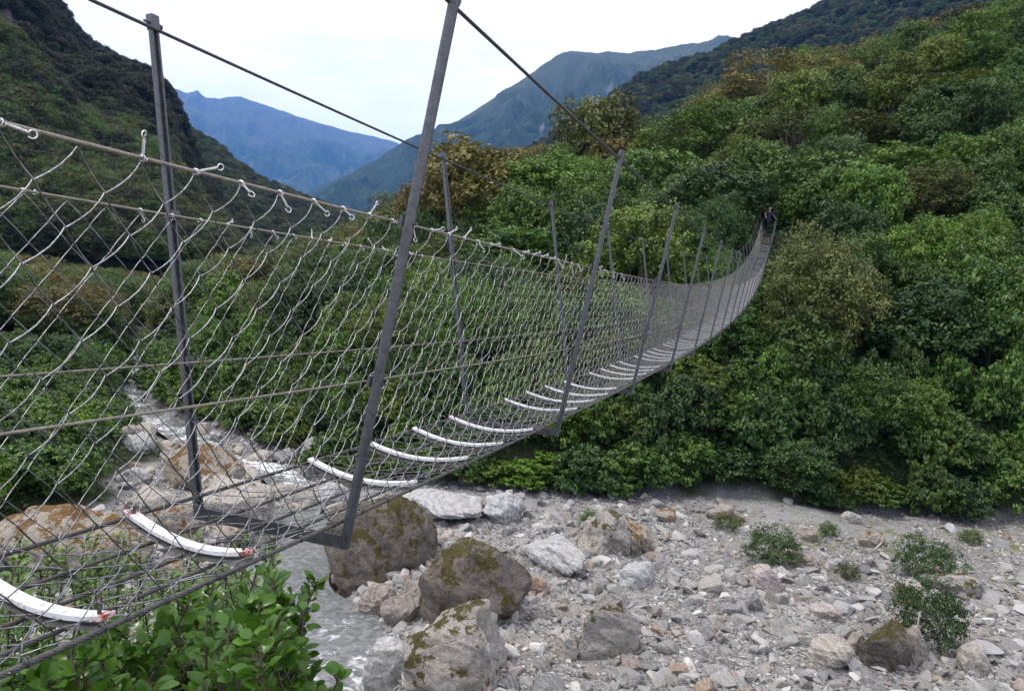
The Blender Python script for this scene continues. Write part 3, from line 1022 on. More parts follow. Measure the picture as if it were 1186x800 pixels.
def skin_body(name, joints, edges, radii, mat, parent, levels=2):
    me = bpy.data.meshes.new(name)
    me.from_pydata([tuple(j) for j in joints], edges, [])
    o = link(name, me, parent)
    o.modifiers.new('skin', 'SKIN')
    if not me.skin_vertices: me.skin_vertices.new()
    for i, r in enumerate(radii):
        rx, ry = r if isinstance(r, tuple) else (r, r)
        me.skin_vertices[0].data[i].radius = (rx, ry)
        me.skin_vertices[0].data[i].use_root = (i == 0)
    s = o.modifiers.new('sub', 'SUBSURF'); s.levels = levels; s.render_levels = levels
    me.materials.append(mat)
    dg = bpy.context.evaluated_depsgraph_get()
    ev = o.evaluated_get(dg)
    me2 = bpy.data.meshes.new_from_object(ev)
    o.modifiers.clear(); o.data = me2
    me2.polygons.foreach_set('use_smooth', np.ones(len(me2.polygons), bool))
    if not me2.materials: me2.materials.append(mat)
    return o


YP = 68.2
pf = bpt(0, YP, 0) + BZ * .0
slope_p = float((deck_z(YP + .1) - deck_z(YP - .1)) / .2)
person = empty('person', pf + BZ * .035, BYAW)
PS = 1.08
person.scale = (PS, PS, PS)
tag(person, 'person in dark blue shirt and dark trousers walking down far end of the bridge', 'person')
SKIN = plain_mat('skin', (.45, .26, .18), .6, .1)
SHIRT = plain_mat('navy_shirt', (.012, .020, .060), .85, .3)
TROU = plain_mat('dark_trousers', (.020, .020, .028), .85, .3)
HAIR = plain_mat('brown_hair', (.06, .035, .02), .7, .3)
BOOT = plain_mat('dark_boot', (.03, .025, .02), .7, .3)
# local axes: x across, -y towards the viewer, z up ; rails at about +-.52
hw = ((bm['w0'] + bm['k'] * 1.2) * S - .03) / PS; hz = (1.2 * S - .03) / PS; hy = -.22
hz = hz + slope_p * hy * 1.0 * -1 * -1
J = [(0, 0, .98), (0, .01, 1.14), (0, .02, 1.36), (0, .01, 1.50), (0, -.01, 1.58), (0, -.03, 1.70), (0, -.02, 1.80)]
E_ = [(i, i + 1) for i in range(6)]
Rd = [(.15, .11), (.135, .10), (.165, .11), (.07, .07), (.055, .06), (.082, .10), (.06, .075)]


def add_j(p, frm, r):
    J.append(p); Rd.append(r); E_.append((frm, len(J) - 1)); return len(J) - 1


for sx in (-1, 1):
    sh = add_j((sx * .20, .01, 1.45), 2, .062)
    el = add_j((sx * .40, .0, 1.26), sh, .045)
    wr = add_j((sx * (hw - .04), hy + .03, hz + .07), el, .030)
    pl = add_j((sx * hw, hy - .03, hz + .045), wr, (.040, .024))
    hp = add_j((sx * .10, 0, .90), 0, .10)
    kn = add_j((sx * .11, -.10 if sx < 0 else .01, .50), hp, .066)
    an_ = add_j((sx * .10, -.02 if sx < 0 else .10, .10), kn, .042)
    add_j((sx * .11, -.17 if sx < 0 else -.05, .045 + (0 if sx < 0 else .01)), an_, .040)
    for f in range(4):
        b0 = add_j((sx * (hw + .012), hy - .075 + .022 * f, hz + .048), pl, .011)
        b1 = add_j((sx * (hw + .040), hy - .080 + .024 * f, hz + .030), b0, .009)
        add_j((sx * (hw + .034), hy - .080 + .024 * f, hz - .004 - (.006 if f in (1, 2) else 0)), b1, .008)
    t0 = add_j((sx * (hw - .022), hy - .045, hz + .03), wr, .012)
    add_j((sx * (hw - .022), hy - .07, hz + .002), t0, .010)
body = skin_body('body', J, E_, Rd, SKIN, person, 2)


def part_skin(name, jj, ee, rr_, mat): return skin_body(name, jj, ee, rr_, mat, person, 2)


part_skin('shirt', [(0, .005, .84), (0, .01, 1.14), (0, .02, 1.36), (0, .015, 1.475), (-.21, .01, 1.45), (-.32, .0, 1.34), (.21, .01, 1.45), (.32, .0, 1.34)],
          [(0, 1), (1, 2), (2, 3), (2, 4), (4, 5), (2, 6), (6, 7)], [(.185, .140), (.175, .130), (.185, .130), (.085, .085), .078, .068, .078, .068], SHIRT)
part_skin('trousers', [(0, 0, 1.08), (0, 0, .93), (-.10, 0, .88), (-.11, -.10, .50), (-.10, -.02, .12), (.10, 0, .88), (.11, .01, .50), (.10, .10, .12)],
          [(0, 1), (1, 2), (2, 3), (3, 4), (1, 5), (5, 6), (6, 7)], [(.155, .115), (.165, .13), .115, .082, .060, .115, .082, .060], TROU)
part_skin('hair', [(0, .035, 1.70), (0, .0, 1.80), (0, -.055, 1.815)], [(0, 1), (1, 2)], [(.086, .08), (.080, .085), (.06, .04)], HAIR)
for sx in (-1, 1):
    yb = -.02 if sx < 0 else .10
    part_skin('boot', [(sx * .10, yb + .03, .06), (sx * .105, yb - .05, .055), (sx * .11, yb - .17, .045)], [(0, 1), (1, 2)], [.058, .052, .045], BOOT)
# face: brows, nose, mouth and ears as one small piece of skin each
q = MB()
q.tube([(0, -.128, 1.715), (0, -.148, 1.685), (0, -.132, 1.675)], [.010, .016, .010], 8)
for sx in (-1, 1):
    q.tube([(sx * .082, -.03, 1.725), (sx * .094, -.02, 1.70), (sx * .084, -.03, 1.67)], [.012, .014, .010], 6)
q.build('nose_and_ears', SKIN, person, True)
for sx in (-1, 1):
    q = MB(); q.tube([(sx * .045, -.118, 1.712), (sx * .03, -.126, 1.712), (sx * .02, -.124, 1.712)], [.006, .009, .005], 6); q.build('eye', BOOT, person, True)
q = MB(); q.tube([(-.028, -.116, 1.640), (0, -.128, 1.637), (.028, -.116, 1.640)], .006, 6); q.build('mouth', plain_mat('lips', (.32, .12, .10), .6, .1), person, True)

# ------------------------------------------------------------------ rocks


def ico(sub):
    t = (1 + 5 ** .5) / 2
    V = np.array([(-1, t, 0), (1, t, 0), (-1, -t, 0), (1, -t, 0), (0, -1, t), (0, 1, t), (0, -1, -t), (0, 1, -t), (t, 0, -1), (t, 0, 1), (-t, 0, -1), (-t, 0, 1)], float)
    F = np.array([(0, 11, 5), (0, 5, 1), (0, 1, 7), (0, 7, 10), (0, 10, 11), (1, 5, 9), (5, 11, 4), (11, 10, 2), (10, 7, 6), (7, 1, 8), (3, 9, 4), (3, 4, 2), (3, 2, 6), (3, 6, 8), (3, 8, 9), (4, 9, 5), (2, 4, 11), (6, 2, 10), (8, 6, 7), (9, 8, 1)])
    V /= np.linalg.norm(V, axis=1)[:, None]
    for _ in range(sub):
        cache = {}; V = list(V); nf = []

        def mid(a, b):
            k = (min(a, b), max(a, b))
            if k not in cache:
                m = (np.asarray(V[a]) + np.asarray(V[b])); V.append(m / np.linalg.norm(m)); cache[k] = len(V) - 1
            return cache[k]
        for a, b, c in F:
            ab, bc, ca = mid(a, b), mid(b, c), mid(c, a)
            nf += [(a, ab, ca), (b, bc, ab), (c, ca, bc), (ab, bc, ca)]
        F = np.array(nf); V = np.array(V)
    return np.asarray(V), F


ICO = {s: ico(s) for s in (0, 1, 2, 3, 4, 5)}


def rock_shape(sub, seed, planes=11, rough=.10, cut=(.58, .92)):
    V, F = ICO[sub]; V = V.copy(); rg = np.random.default_rng(seed)
    for _ in range(planes):
        n = rg.normal(size=3); n /= np.linalg.norm(n); d = rg.uniform(*cut)
        e = V @ n - d
        V -= np.where(e > 0, e * .93, 0)[:, None] * n
    if sub >= 3:
        o = rg.uniform(0, 50, 3)
        nrm_ = V / np.linalg.norm(V, axis=1)[:, None]
        w = fbm(V[:, 0] * 1.7 + o[0] + V[:, 2] * 1.1, V[:, 1] * 1.7 + o[1] - V[:, 2] * .8, 5) * .5 + fbm(V[:, 2] * 2.6 + o[2], V[:, 0] * 2.3 + V[:, 1] * 1.7, 5) * .5
        V = V + nrm_ * w[:, None] * rough * 2.2
        if sub >= 4:
            w2 = fbm(V[:, 0] * 7 + o[1] + V[:, 2] * 5, V[:, 1] * 7 - V[:, 2] * 4 + o[0], 4)
            V = V + nrm_ * w2[:, None] * rough * .45
    V -= (V.max(0) + V.min(0)) / 2
    V /= np.abs(V).max(0)
    return V, F


ROCKN = [0]
PLACED = []      # (x, y, radius) of the things standing on the bar


def boulder(px, py_base, w_px, h_px, mat, label, seed, depth=.8, yaw=None, tilt=0.0, group=None, name='boulder', sink=.30, planes=11, rough=.135, sub=5, Y=None, cat='boulder'):
    """px, py_base: where its foot meets the ground as seen in the photograph; sizes turned into metres there"""
    P = ray_ground(px, py_base) if Y is None else at(px, py_base, Y)
    Yd = P[1] + .0
    W = w_px / FPX * Yd; H = h_px / FPX * Yd
    V, F = rock_shape(sub, seed, planes, rough)
    sx, sy = W / 2, W / 2 * depth
    yw = (np.random.default_rng(seed).uniform(-.5, .5) if yaw is None else yaw)
    H = max(.15, H * .98); W *= 1.06
    V = V * [sx, sy, H / 2 * (1 + sink)]
    ct, st = math.cos(tilt), math.sin(tilt)
    V = np.stack([V[:, 0] * ct + V[:, 2] * st, V[:, 1], -V[:, 0] * st + V[:, 2] * ct], -1)
    c, s = math.cos(yw), math.sin(yw)
    V = np.stack([V[:, 0] * c - V[:, 1] * s, V[:, 0] * s + V[:, 1] * c, V[:, 2]], -1)
    V *= [W / 2 / np.abs(V[:, 0]).max(), 1, 1]
    cy = Yd + sy * .5
    X0 = P[0] * (cy / Yd)
    gz = min(float(ground_h(X0 + a_ * sx, cy + b_ * sy)) for a_, b_ in ((0, 0), (-.6, 0), (.6, 0), (0, -.6), (0, .6)))
    cz = min(gz, P[2]) if Y is None else gz
    V[:, 2] += H / 2 * (1 - sink); V[:, 2] *= 1 + max(0, float(ground_h(X0, cy)) - cz) / H * .6
    me = np_mesh(name, V, F, True, None, [ROCK[mat] if isinstance(mat, str) else mat])
    o = link(name, me, None, (X0, cy, cz))
    tag(o, label, cat, group)
    PLACED.append((X0, cy, max(sx, sy)))
    return o


boulder(440, 668, 132, 102, 'mossy', 'dark mossy boulder half hidden behind the deck of the bridge', 101, .9, .2)
boulder(547, 724, 132, 98, 'mossy', 'broad brown mossy boulder in the middle of the gravel bar', 202, .85, .1, planes=9)
boulder(414, 676, 40, 34, 'tan', 'tan rock at the foot of the dark mossy boulder', 777, .9)
boulder(528, 800, 122, 90, 'lichen', 'slanting grey boulder with green moss along its top edge', 303, .9, .3, tilt=-.42)
boulder(448, 800, 74, 66, 'pale', 'smooth pale grey schist boulder beside the stream', 404, .9, .4)
boulder(436, 714, 50, 40, 'brown', 'brown angular rock left of the broad mossy boulder', 505, .8)
boulder(462, 722, 46, 36, 'brown', 'small brown rock leaning by the broad mossy boulder', 506, .8)
boulder(736, 680, 44, 33, 'grey', 'light grey angular rock on the middle of the gravel', 601, .8)
boulder(700, 760, 84, 70, 'lichen', 'tilted slab with a lichen covered upper edge among pale stones', 602, .5, .5, tilt=-.6)
boulder(655, 762, 26, 28, 'tan', 'tan stone standing left of the tilted lichen slab', 603, .8)
boulder(512, 604, 104, 26, 'pale', 'white flat bedrock slab just under the bridge deck', 604, 1.1, .1, planes=16)
boulder(582, 604, 52, 32, 'pale', 'striped grey rock outcrop at the foot of the forest', 605, .8, .3)
boulder(642, 664, 78, 30, 'pale', 'long low white bedrock rib rising out of the gravel', 606, 1.7, .5, planes=16)
boulder(698, 642, 64, 50, 'lichen', 'weathered outcrop with ochre moss on the upper gravel', 607, 1.0, .2)
boulder(730, 640, 52, 36, 'ochre', 'ochre moss hummock of rock on the upper gravel', 608, 1.0, .2)
boulder(622, 688, 26, 20, 'rust', 'small rust coloured stone right of the broad mossy boulder', 609, .8)
boulder(1022, 778, 58, 58, 'mossy', 'squat mossy boulder beside driftwood and round shrub', 610, .9, .2)
boulder(1057, 770, 30, 46, 'brown', 'upright dark brown rock right of the squat mossy boulder', 611, .8, .2)
boulder(990, 758, 28, 26, 'brown', 'brown rock tucked left of the squat mossy boulder', 612, .8)
boulder(962, 774, 58, 34, 'tan', 'flat tan boulder on the gravel near driftwood', 613, .8)
boulder(1126, 782, 34, 38, 'tan', 'rounded tan boulder at the right of the gravel bar', 614, .8)
boulder(884, 684, 46, 30, 'pink', 'pinkish flat rock on the gravel below the wide low shrub', 615, .8)
boulder(866, 706, 30, 26, 'grey', 'rounded grey banded stone on the open gravel', 616, .8)
boulder(956, 717, 36, 18, 'pink', 'small pinkish oval stone in the middle of the sand', 617, .7)
boulder(1010, 634, 30, 18, 'ochre', 'mossy ochre rock under dead twigs on the sand', 618, .8)
boulder(936, 626, 22, 14, 'ochre', 'low mossy rock near the small fern clump', 619, .8)
boulder(834, 600, 36, 18, 'brown', 'brown rock at the edge of the forest', 620, .8)
boulder(984, 606, 22, 14, 'tan', 'little tan rock by the upper mossy stones', 621, .8)
boulder(936, 658, 22, 15, 'brown', 'dark stone just right of the wide low shrub', 622, .8)
boulder(968, 660, 20, 14, 'grey', 'grey stone between two small clumps on the sand', 623, .8)
boulder(1100, 690, 60, 26, 'lichen', 'wide flat lichen rock between the two right hand shrubs', 624, .8)
boulder(1054, 690, 28, 18, 'tan', 'tan slab left of the wide flat lichen rock', 625, .7)
boulder(770, 604, 26, 16, 'ochre', 'ochre stone close under the forest edge', 626, .8)
boulder(380, 698, 40, 38, 'brown', 'brown rock in the water against the dark mossy boulder', 779, .9)
# left side, seen through the netting
boulder(84, 668, 190, 80, 'ochre', 'long ochre boulder on the left bank', 701, .8, .1, planes=8)
boulder(232, 572, 100, 58, 'ochre', 'ochre mossy boulder with a dark side above the rapids', 702, .8, .2)
boulder(262, 608, 110, 62, 'tan', 'big tan boulder behind the left post', 703, .8, .3)
boulder(330, 604, 70, 46, 'tan', 'pale tan boulder at the side of the rapids', 704, .8, .3)
boulder(200, 620, 60, 34, 'ochre', 'small orange mossy rock below the big tan boulder', 705, .8)
boulder(334, 515, 28, 30, 'tan', 'tall tan boulder at the foot of the valley forest', 706, .8)
boulder(316, 510, 18, 22, 'tan', 'rounded tan rock leaning on the tall tan boulder', 707, .8)
boulder(302, 540, 32, 18, 'tan', 'tan rock splitting the rapids', 708, .8)
boulder(362, 536, 32, 30, 'grey', 'grey fractured rock beside the rapids', 709, .8)
boulder(332, 536, 30, 16, 'grey', 'grey low rock in the rapids', 710, .8)
boulder(278, 610, 40, 24, 'brown', 'brown rock in front of the big tan boulder', 711, .8)
boulder(384, 590, 56, 34, 'pale', 'pale slab beside the stream under the deck', 712, .8)
boulder(158, 522, 42, 22, 'pale', 'white rock among bushes on the left bank', 713, .8)
boulder(150, 508, 34, 18, 'brown', 'brown driftwood coloured rock behind the white rock', 714, .8)
boulder(246, 512, 20, 12, 'grey', 'grey stone at the top of the rapids', 715, .8)

rgb = np.random.default_rng(64)
nb_ = 0
for _ in range(900):
    if nb_ >= 44: break
    Yb = rgb.uniform(22, 52); Xb = -rgb.uniform(.20, .52) * Yb
    if dist_L(Xb, Yb) > .8 or dist_R(Xb, Yb) > -.3: continue
    rb = rgb.uniform(.35, 1.15)
    if any((Xb - a) ** 2 + (Yb - b) ** 2 < (rb * .9 + c * .9) ** 2 for a, b, c in PLACED): continue
    if abs(poly_dist(Xb, Yb, RIVER)) < 1.1: continue
    V, F = rock_shape(4, 3000 + nb_, 10, .10)
    V = V * [rb, rb * rgb.uniform(.65, 1), rb * rgb.uniform(.5, .8)]
    mt_ = rgb.choice(['tan', 'tan', 'grey', 'ochre', 'pale', 'brown', 'lichen'])
    o = link('boulder', np_mesh('boulder', V, F, True, None, [ROCK[mt_]]), None, (Xb, Yb, float(ground_h(Xb, Yb)) + rb * .22))
    o.rotation_euler = (rgb.normal(0, .2), rgb.normal(0, .2), rgb.uniform(0, 6.3))
    tag(o, {'tan': 'tan', 'grey': 'grey', 'ochre': 'orange mossy', 'pale': 'pale', 'brown': 'brown', 'lichen': 'weathered mossy'}[mt_] + ' boulder crowded beside the stream seen through the netting', 'boulder', mt_ + ' boulders beside the stream')
    PLACED.append((Xb, Yb, rb)); nb_ += 1

# loose stones: 200 largest as objects, the rest one mass
STONE_C = np.array([(.34, .34, .337), (.23, .232, .235), (.44, .44, .435), (.14, .142, .15), (.52, .52, .515), (.31, .29, .26), (.36, .28, .20), (.28, .278, .272), (.64, .64, .635), (.24, .205, .175), (.36, .30, .275)])
STONE_W = np.array([.2, .16, .16, .08, .12, .07, .04, .1, .04, .03, .03]); STONE_W = STONE_W / STONE_W.sum()


def bar_density(X, Y):
    """stones lie thick on the near half of the bar, thin out to sand towards the right"""
    d = .30 + 1.1 * smoothstep(34, 26, Y) + .45 * smoothstep(10, 1, X)
    d = d + 1.2 * fbm(X * .22 + 4, Y * .22, 4)
    return np.clip(d, .06, 1.2)


def bar_ok(X, Y):
    ok = (dist_R(X, Y) < .3) & (dist_L(X, Y) < -.2) & (Y > 14.5)
    dr = np.abs(poly_dist(X, Y, RIVER))
    return ok & (dr > 1.55) & (X < .85 * Y) & (X > -.85 * Y)


def sample_bar(n, rg, ymax=60):
    X = rg.uniform(-26, 40, n); Y = 15 + rg.random(n) ** 1.25 * (ymax - 15)
    k = bar_ok(X, Y) & (rg.random(n) < bar_density(X, Y))
    return X[k], Y[k]


rg = np.random.default_rng(41)
protos = []
for i in range(14):
    V, F = rock_shape(4, 900 + i, 15, .07, (.38, .86))
    V = V * [1, rg.uniform(.6, .95), rg.uniform(.45, .75)]
    protos.append(np_mesh('river_stone', V, F, True, None, [ROCK['rust' if i == 13 else ('brown' if i == 12 else 'grey')]]))
X, Y = sample_bar(3000, rg, 44)
n_st = 0
for x, y in zip(X, Y):
    if n_st >= 190: break
    r = .18 + .34 * rg.random() ** 2.6
    if any((x - a) ** 2 + (y - b) ** 2 < (r * .8 + c * .9) ** 2 for a, b, c in PLACED): continue
    pi_ = rg.integers(14); o = link('river_stone', protos[pi_])
    z = float(ground_h(x, y))
    o.location = (x, y, z + r * .22)
    o.scale = (r, r, r)
    o.rotation_euler = (rg.normal(0, .35), rg.normal(0, .35), rg.uniform(0, 6.3))
    kind_ = 'rust coloured' if pi_ == 13 else 'brown' if pi_ == 12 else 'grey'
    tag(o, 'loose ' + kind_ + ' river stone lying among smaller stones on the gravel bar', 'stone', kind_ + ' loose stones on the gravel bar')
    PLACED.append((x, y, r)); n_st += 1


def stone_mass(n, rmin, rmax, power, sub, seed):
    rg = np.random.default_rng(seed)
    X, Y = sample_bar(n, rg, 58)
    N = len(X)
    Pn = 16; shp = [rock_shape(sub, 500 + seed * 31 + i, 7 if sub < 2 else 13, .08, (.36, .86)) for i in range(Pn)]
    r = rmin + (rmax - rmin) * rg.random(N) ** power
    sandy = smoothstep(5, 14, X) * smoothstep(26.5, 31, Y) * .93
    sandy = np.clip(sandy + .9 * smoothstep(.05, .4, fbm(X * .3 + 21, Y * .3, 3)), 0, .95)
    k_ = rg.random(N) > smoothstep(.09, .20, r) * sandy
    X, Y, r = X[k_], Y[k_], r[k_]; N = len(X)
    z = ground_h(X, Y) + r * .12
    which = rg.integers(0, Pn, N)
    a = rg.uniform(0, 6.28, N); tx_ = rg.normal(0, .5, N)
    col = np.array([1.03, 1.0, .95]) * STONE_C[rg.choice(len(STONE_C), N, p=STONE_W)] * rg.uniform(.62, 1.28, (N, 1))
    # colour drifts: warmer stones up towards the forest on the right
    warm = smoothstep(6, 18, X) * smoothstep(26, 34, Y)
    col = col * (1 - warm[:, None] * .35 * rg.random((N, 1)) * np.array([.1, .35, .6]))
    Vs, Fs, Cs = [], [], []; off = 0
    for p in range(Pn):
        m = which == p; k = m.sum()
        if not k: continue
        V, F = shp[p]
        sc = np.stack([r[m], r[m] * rg.uniform(.55, 1, k), r[m] * rg.uniform(.35, .75, k)], -1)
        W = V[None] * sc[:, None]
        ct, st = np.cos(tx_[m])[:, None], np.sin(tx_[m])[:, None]
        W = np.stack([W[..., 0] * ct + W[..., 2] * st, W[..., 1], -W[..., 0] * st + W[..., 2] * ct], -1)
        c, s = np.cos(a[m])[:, None], np.sin(a[m])[:, None]
        W = np.stack([W[..., 0] * c - W[..., 1] * s, W[..., 0] * s + W[..., 1] * c, W[..., 2]], -1)
        W = W + np.stack([X[m], Y[m], z[m]], -1)[:, None]
        Vs.append(W.reshape(-1, 3)); nV = len(V)
        Fs.append((F[None] + (np.arange(k) * nV)[:, None, None] + off).reshape(-1, 3)); off += k * nV
        Cs.append(np.repeat(col[m], nV, axis=0))
    return np.concatenate(Vs), np.concatenate(Fs), np.concatenate(Cs)


V1, F1, C1 = stone_mass(30000, .07, .38, 3.6, 2, 1)
V2, F2, C2 = stone_mass(110000, .03, .10, 1.3, 1, 2)
me = np_mesh('gravel', np.concatenate([V1, V2]), np.concatenate([F1, F2 + len(V1)]), False, {'col': np.concatenate([C1, C2])}, [ROCK['stone']])
tag(link('gravel', me), 'loose grey and white river stones and pebbles covering the bar', kind='stuff')

# ------------------------------------------------------------------ trees and shrubs


def leaf_cards(C, Nrm, L, Wd, rg, tint, fold=.25):
    """C (n,3) leaf centres, Nrm (n,3) normals -> folded rhombus leaves"""
    n = len(C)
    a = rg.normal(size=(n, 3)); t = a - Nrm * (a * Nrm).sum(1)[:, None]; t /= np.linalg.norm(t, axis=1)[:, None] + 1e-9
    b = np.cross(Nrm, t)
    L = np.broadcast_to(L, (n,))[:, None]; Wd = np.broadcast_to(Wd, (n,))[:, None]
    V = np.stack([C - t * L * .5, C + b * Wd * .5 + Nrm * fold * Wd * .5, C + t * L * .5, C - b * Wd * .5 + Nrm * fold * Wd * .5], 1)
    i = (np.arange(n) * 4)[:, None]
    F = np.concatenate([i + [[0, 1, 2]], i + [[0, 2, 3]]], 0) if False else np.stack([np.concatenate([i, i + 1, i + 2], 1), np.concatenate([i, i + 2, i + 3], 1)], 1).reshape(-1, 3)
    return V.reshape(-1, 3), F, np.repeat(tint, 4)


def crown_lobes(rg, n, rx, rz, zc, top=1.0, spread=.95):
    """lobe centres and radii filling an uneven crown"""
    out_ = []
    for i in range(n):
        for _ in range(30):
            d = rg.normal(size=3); d /= np.linalg.norm(d)
            if d[2] < -.55: continue
            k = rg.uniform(.35, 1.0) ** .6 * spread
            p = np.array([d[0] * rx * k, d[1] * rx * k, zc + d[2] * rz * k])
            if not out_ or min(np.linalg.norm(p - q[0]) for q in out_) > rx * .24: break
        out_.append((p, rx * rg.uniform(.24, .40)))
    return out_


def make_crown(seed, rx, rz, zc, nl, per, L, Wd, sparse=0.0, upright=.5, flat=.75):
    rg = np.random.default_rng(seed)
    lobes = crown_lobes(rg, nl, rx, rz, zc)
    Cs, Ns, Ts = [], [], []
    for p, r in lobes:
        # every lobe is made of sprays: small clusters of leaves round a twig end
        ns = max(6, int(per / 16))
        d = rg.normal(size=(ns, 3)); d[:, 2] = d[:, 2] * .9 + .25; d /= np.linalg.norm(d, axis=1)[:, None]
        rad = r * rg.uniform(.62, 1.12, ns)
        sc = p + d * rad[:, None] * [1, 1, flat]
        lt = rg.uniform(-.18, .18); stn = rg.normal(0, .12, ns)
        for c, dd, s_ in zip(sc, d, stn):
            m = 16
            off = rg.normal(0, 1, (m, 3)) * [r * .17, r * .17, r * .10]
            nn = dd * .55 + np.array([0, 0, upright]) + rg.normal(0, .42, (m, 3))
            Cs.append(c + off); Ns.append(nn)
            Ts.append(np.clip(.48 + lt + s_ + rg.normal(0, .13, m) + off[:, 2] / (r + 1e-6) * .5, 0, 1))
    C = np.concatenate(Cs); N = np.concatenate(Ns); N /= np.linalg.norm(N, axis=1)[:, None]; T = np.concatenate(Ts)
    if sparse: k = rg.random(len(C)) > sparse; C, N, T = C[k], N[k], T[k]
    l = L * rg.uniform(.7, 1.3, len(C))
    return leaf_cards(C, N, l, l * Wd / L, rg, T), lobes


def make_trunk(seed, h0, lobes, r0, twigs=8):
    rg = np.random.default_rng(seed)
    q = MB()
    top = np.mean([p for p, r in lobes], axis=0)
    base = np.array([0, 0, -.6])
    bend = rg.normal(0, .18, 3) * [1, 1, 0]
    P = [base, np.array([0, 0, .15 * top[2]]) + bend * .4, np.array([top[0] * .3, top[1] * .3, .45 * top[2]]) + bend, top + [0, 0, .1]]
    tq = np.linspace(0, 3, 13)
    P = np.stack([np.interp(tq, range(4), [p[i] for p in P]) for i in range(3)], -1)
    q.tube(P, np.linspace(r0, r0 * .35, 13), 8)
    order = rg.permutation(len(lobes))[:twigs]
    for k in order:
        e = lobes[k][0]; s = P[rg.integers(5, 11)]
        m = (s + e) / 2 + rg.normal(0, .12, 3) * np.linalg.norm(e - s) + [0, 0, -.08 * np.linalg.norm(e - s)]
        tt_ = np.linspace(0, 1, 7)[:, None]
        q.tube((1 - tt_) ** 2 * s + 2 * tt_ * (1 - tt_) * m + tt_ ** 2 * e, np.linspace(r0 * .38, r0 * .08, 7), 5)
    return q


class Kind:
    """a tree shape: crown and trunk meshes built once and shared by its copies"""
    def __init__(self, name, seed, rx, rz, zc, nl, per, L, Wd, mat, sparse=0, trunk_r=.16, upright=.5, flat=.75, twigs=8):
        (V, F, T), lobes = make_crown(seed, rx, rz, zc, nl, per, L, Wd, sparse, upright, flat)
        self.crown = {}; self.VFT = (V, F, T); self.mat0 = mat; self.name = name
        q = make_trunk(seed, zc, lobes, trunk_r, twigs)
        Vt = np.concatenate(q.V); Fl = [np.concatenate(f) for f in q.F.values()]
        self.trunk = np_mesh('trunk', Vt, Fl, True, None, [BARK])
        self.top = zc + rz; self.rx = rx

    def mesh(self, mat):
        if mat not in self.crown:
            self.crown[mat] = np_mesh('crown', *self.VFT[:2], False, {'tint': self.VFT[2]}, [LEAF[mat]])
        return self.crown[mat]

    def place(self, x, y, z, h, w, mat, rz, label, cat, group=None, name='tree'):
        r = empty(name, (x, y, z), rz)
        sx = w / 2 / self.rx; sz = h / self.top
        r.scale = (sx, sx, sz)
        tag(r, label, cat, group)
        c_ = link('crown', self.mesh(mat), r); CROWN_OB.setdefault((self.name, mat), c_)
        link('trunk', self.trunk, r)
        return r


CROWN_OB = {}
K = {}
for i in range(4):
    K['broad%d' % i] = Kind('broad', 60 + i, 3.0, 2.6, 2.55, 44, 380, .23, .13, 'green')
for i in range(2):
    K['fine%d' % i] = Kind('fine', 70 + i, 3.0, 2.8, 2.8, 46, 460, .16, .085, 'green', upright=.6)
for i in range(2):
    K['open%d' % i] = Kind('open', 80 + i, 3.0, 2.3, 3.7, 30, 300, .19, .10, 'golden', sparse=.35, flat=.55, trunk_r=.2, twigs=22)
for i in range(2):
    K['layer%d' % i] = Kind('layer', 90 + i, 3.0, 2.8, 2.7, 54, 300, .20, .115, 'olive', flat=.40, upright=.9)
for i in range(3):
    K['bush%d' % i] = Kind('bush', 95 + i, 1.5, 1.05, .95, 30, 260, .17, .095, 'green', trunk_r=.06)
for i in range(2):
    K['twiggy%d' % i] = Kind('twiggy', 120 + i, 1.0, .62, .58, 26, 260, .075, .03, 'green', trunk_r=.03, twigs=12)
BROAD = [k for k in K if k[:4] in ('broa', 'laye', 'fine')]
BUSHES = [k for k in K if k[:4] == 'bush']

# bridge corridor that has to stay open to view
yb = np.arange(3, YEND + .5, .5)
BR = bpt(0, yb, 0.0); BRP = project(BR)
BR_az = BR[:, 0] / BR[:, 1]
TREES = []


def clear_top(x, y, rad):
    """highest crown top allowed at a spot so that the bridge stays clear of leaves"""
    lim = 99.0
    d = np.hypot(BR[:, 0] - x, BR[:, 1] - y)
    m = d < rad + .8
    if m.any() and y < LAND[1] + 2: lim = min(lim, float(BR[m, 2].min()) - .5)
    # sight lines from the viewer's side of the bridge
    for daz in (0.0,):
        a0, a1 = (x - rad) / y, (x + rad) / y
        m = (BR_az > a0) & (BR_az < a1) & (BR[:, 1] > y)
        if m.any():
            e = ((BR[m, 2] - CAMZ) / BR[m, 1]).min()
            lim = min(lim, CAMZ + e * y - .15)
    return lim


def tree_at(px, py_top, w_px, Y, kind, mat, label, cat='tree', group=None, name='tree', hmin=2.0, rzv=None, hmax=9):
    """crown top seen at (px, py_top) at distance Y, standing on the slope there"""
    T = at(px, py_top, Y)
    gz = float(ground_h(T[0], T[1]))
    h = min(max(T[2] - gz, hmin), 16)
    w = w_px / FPX * Y
    TREES.append((T[0], T[1], w / 2))
    return K[kind].place(T[0], T[1], gz - .2, h + .2, w, mat, RNG.uniform(0, 6.28) if rzv is None else rzv, label, cat, group, name)


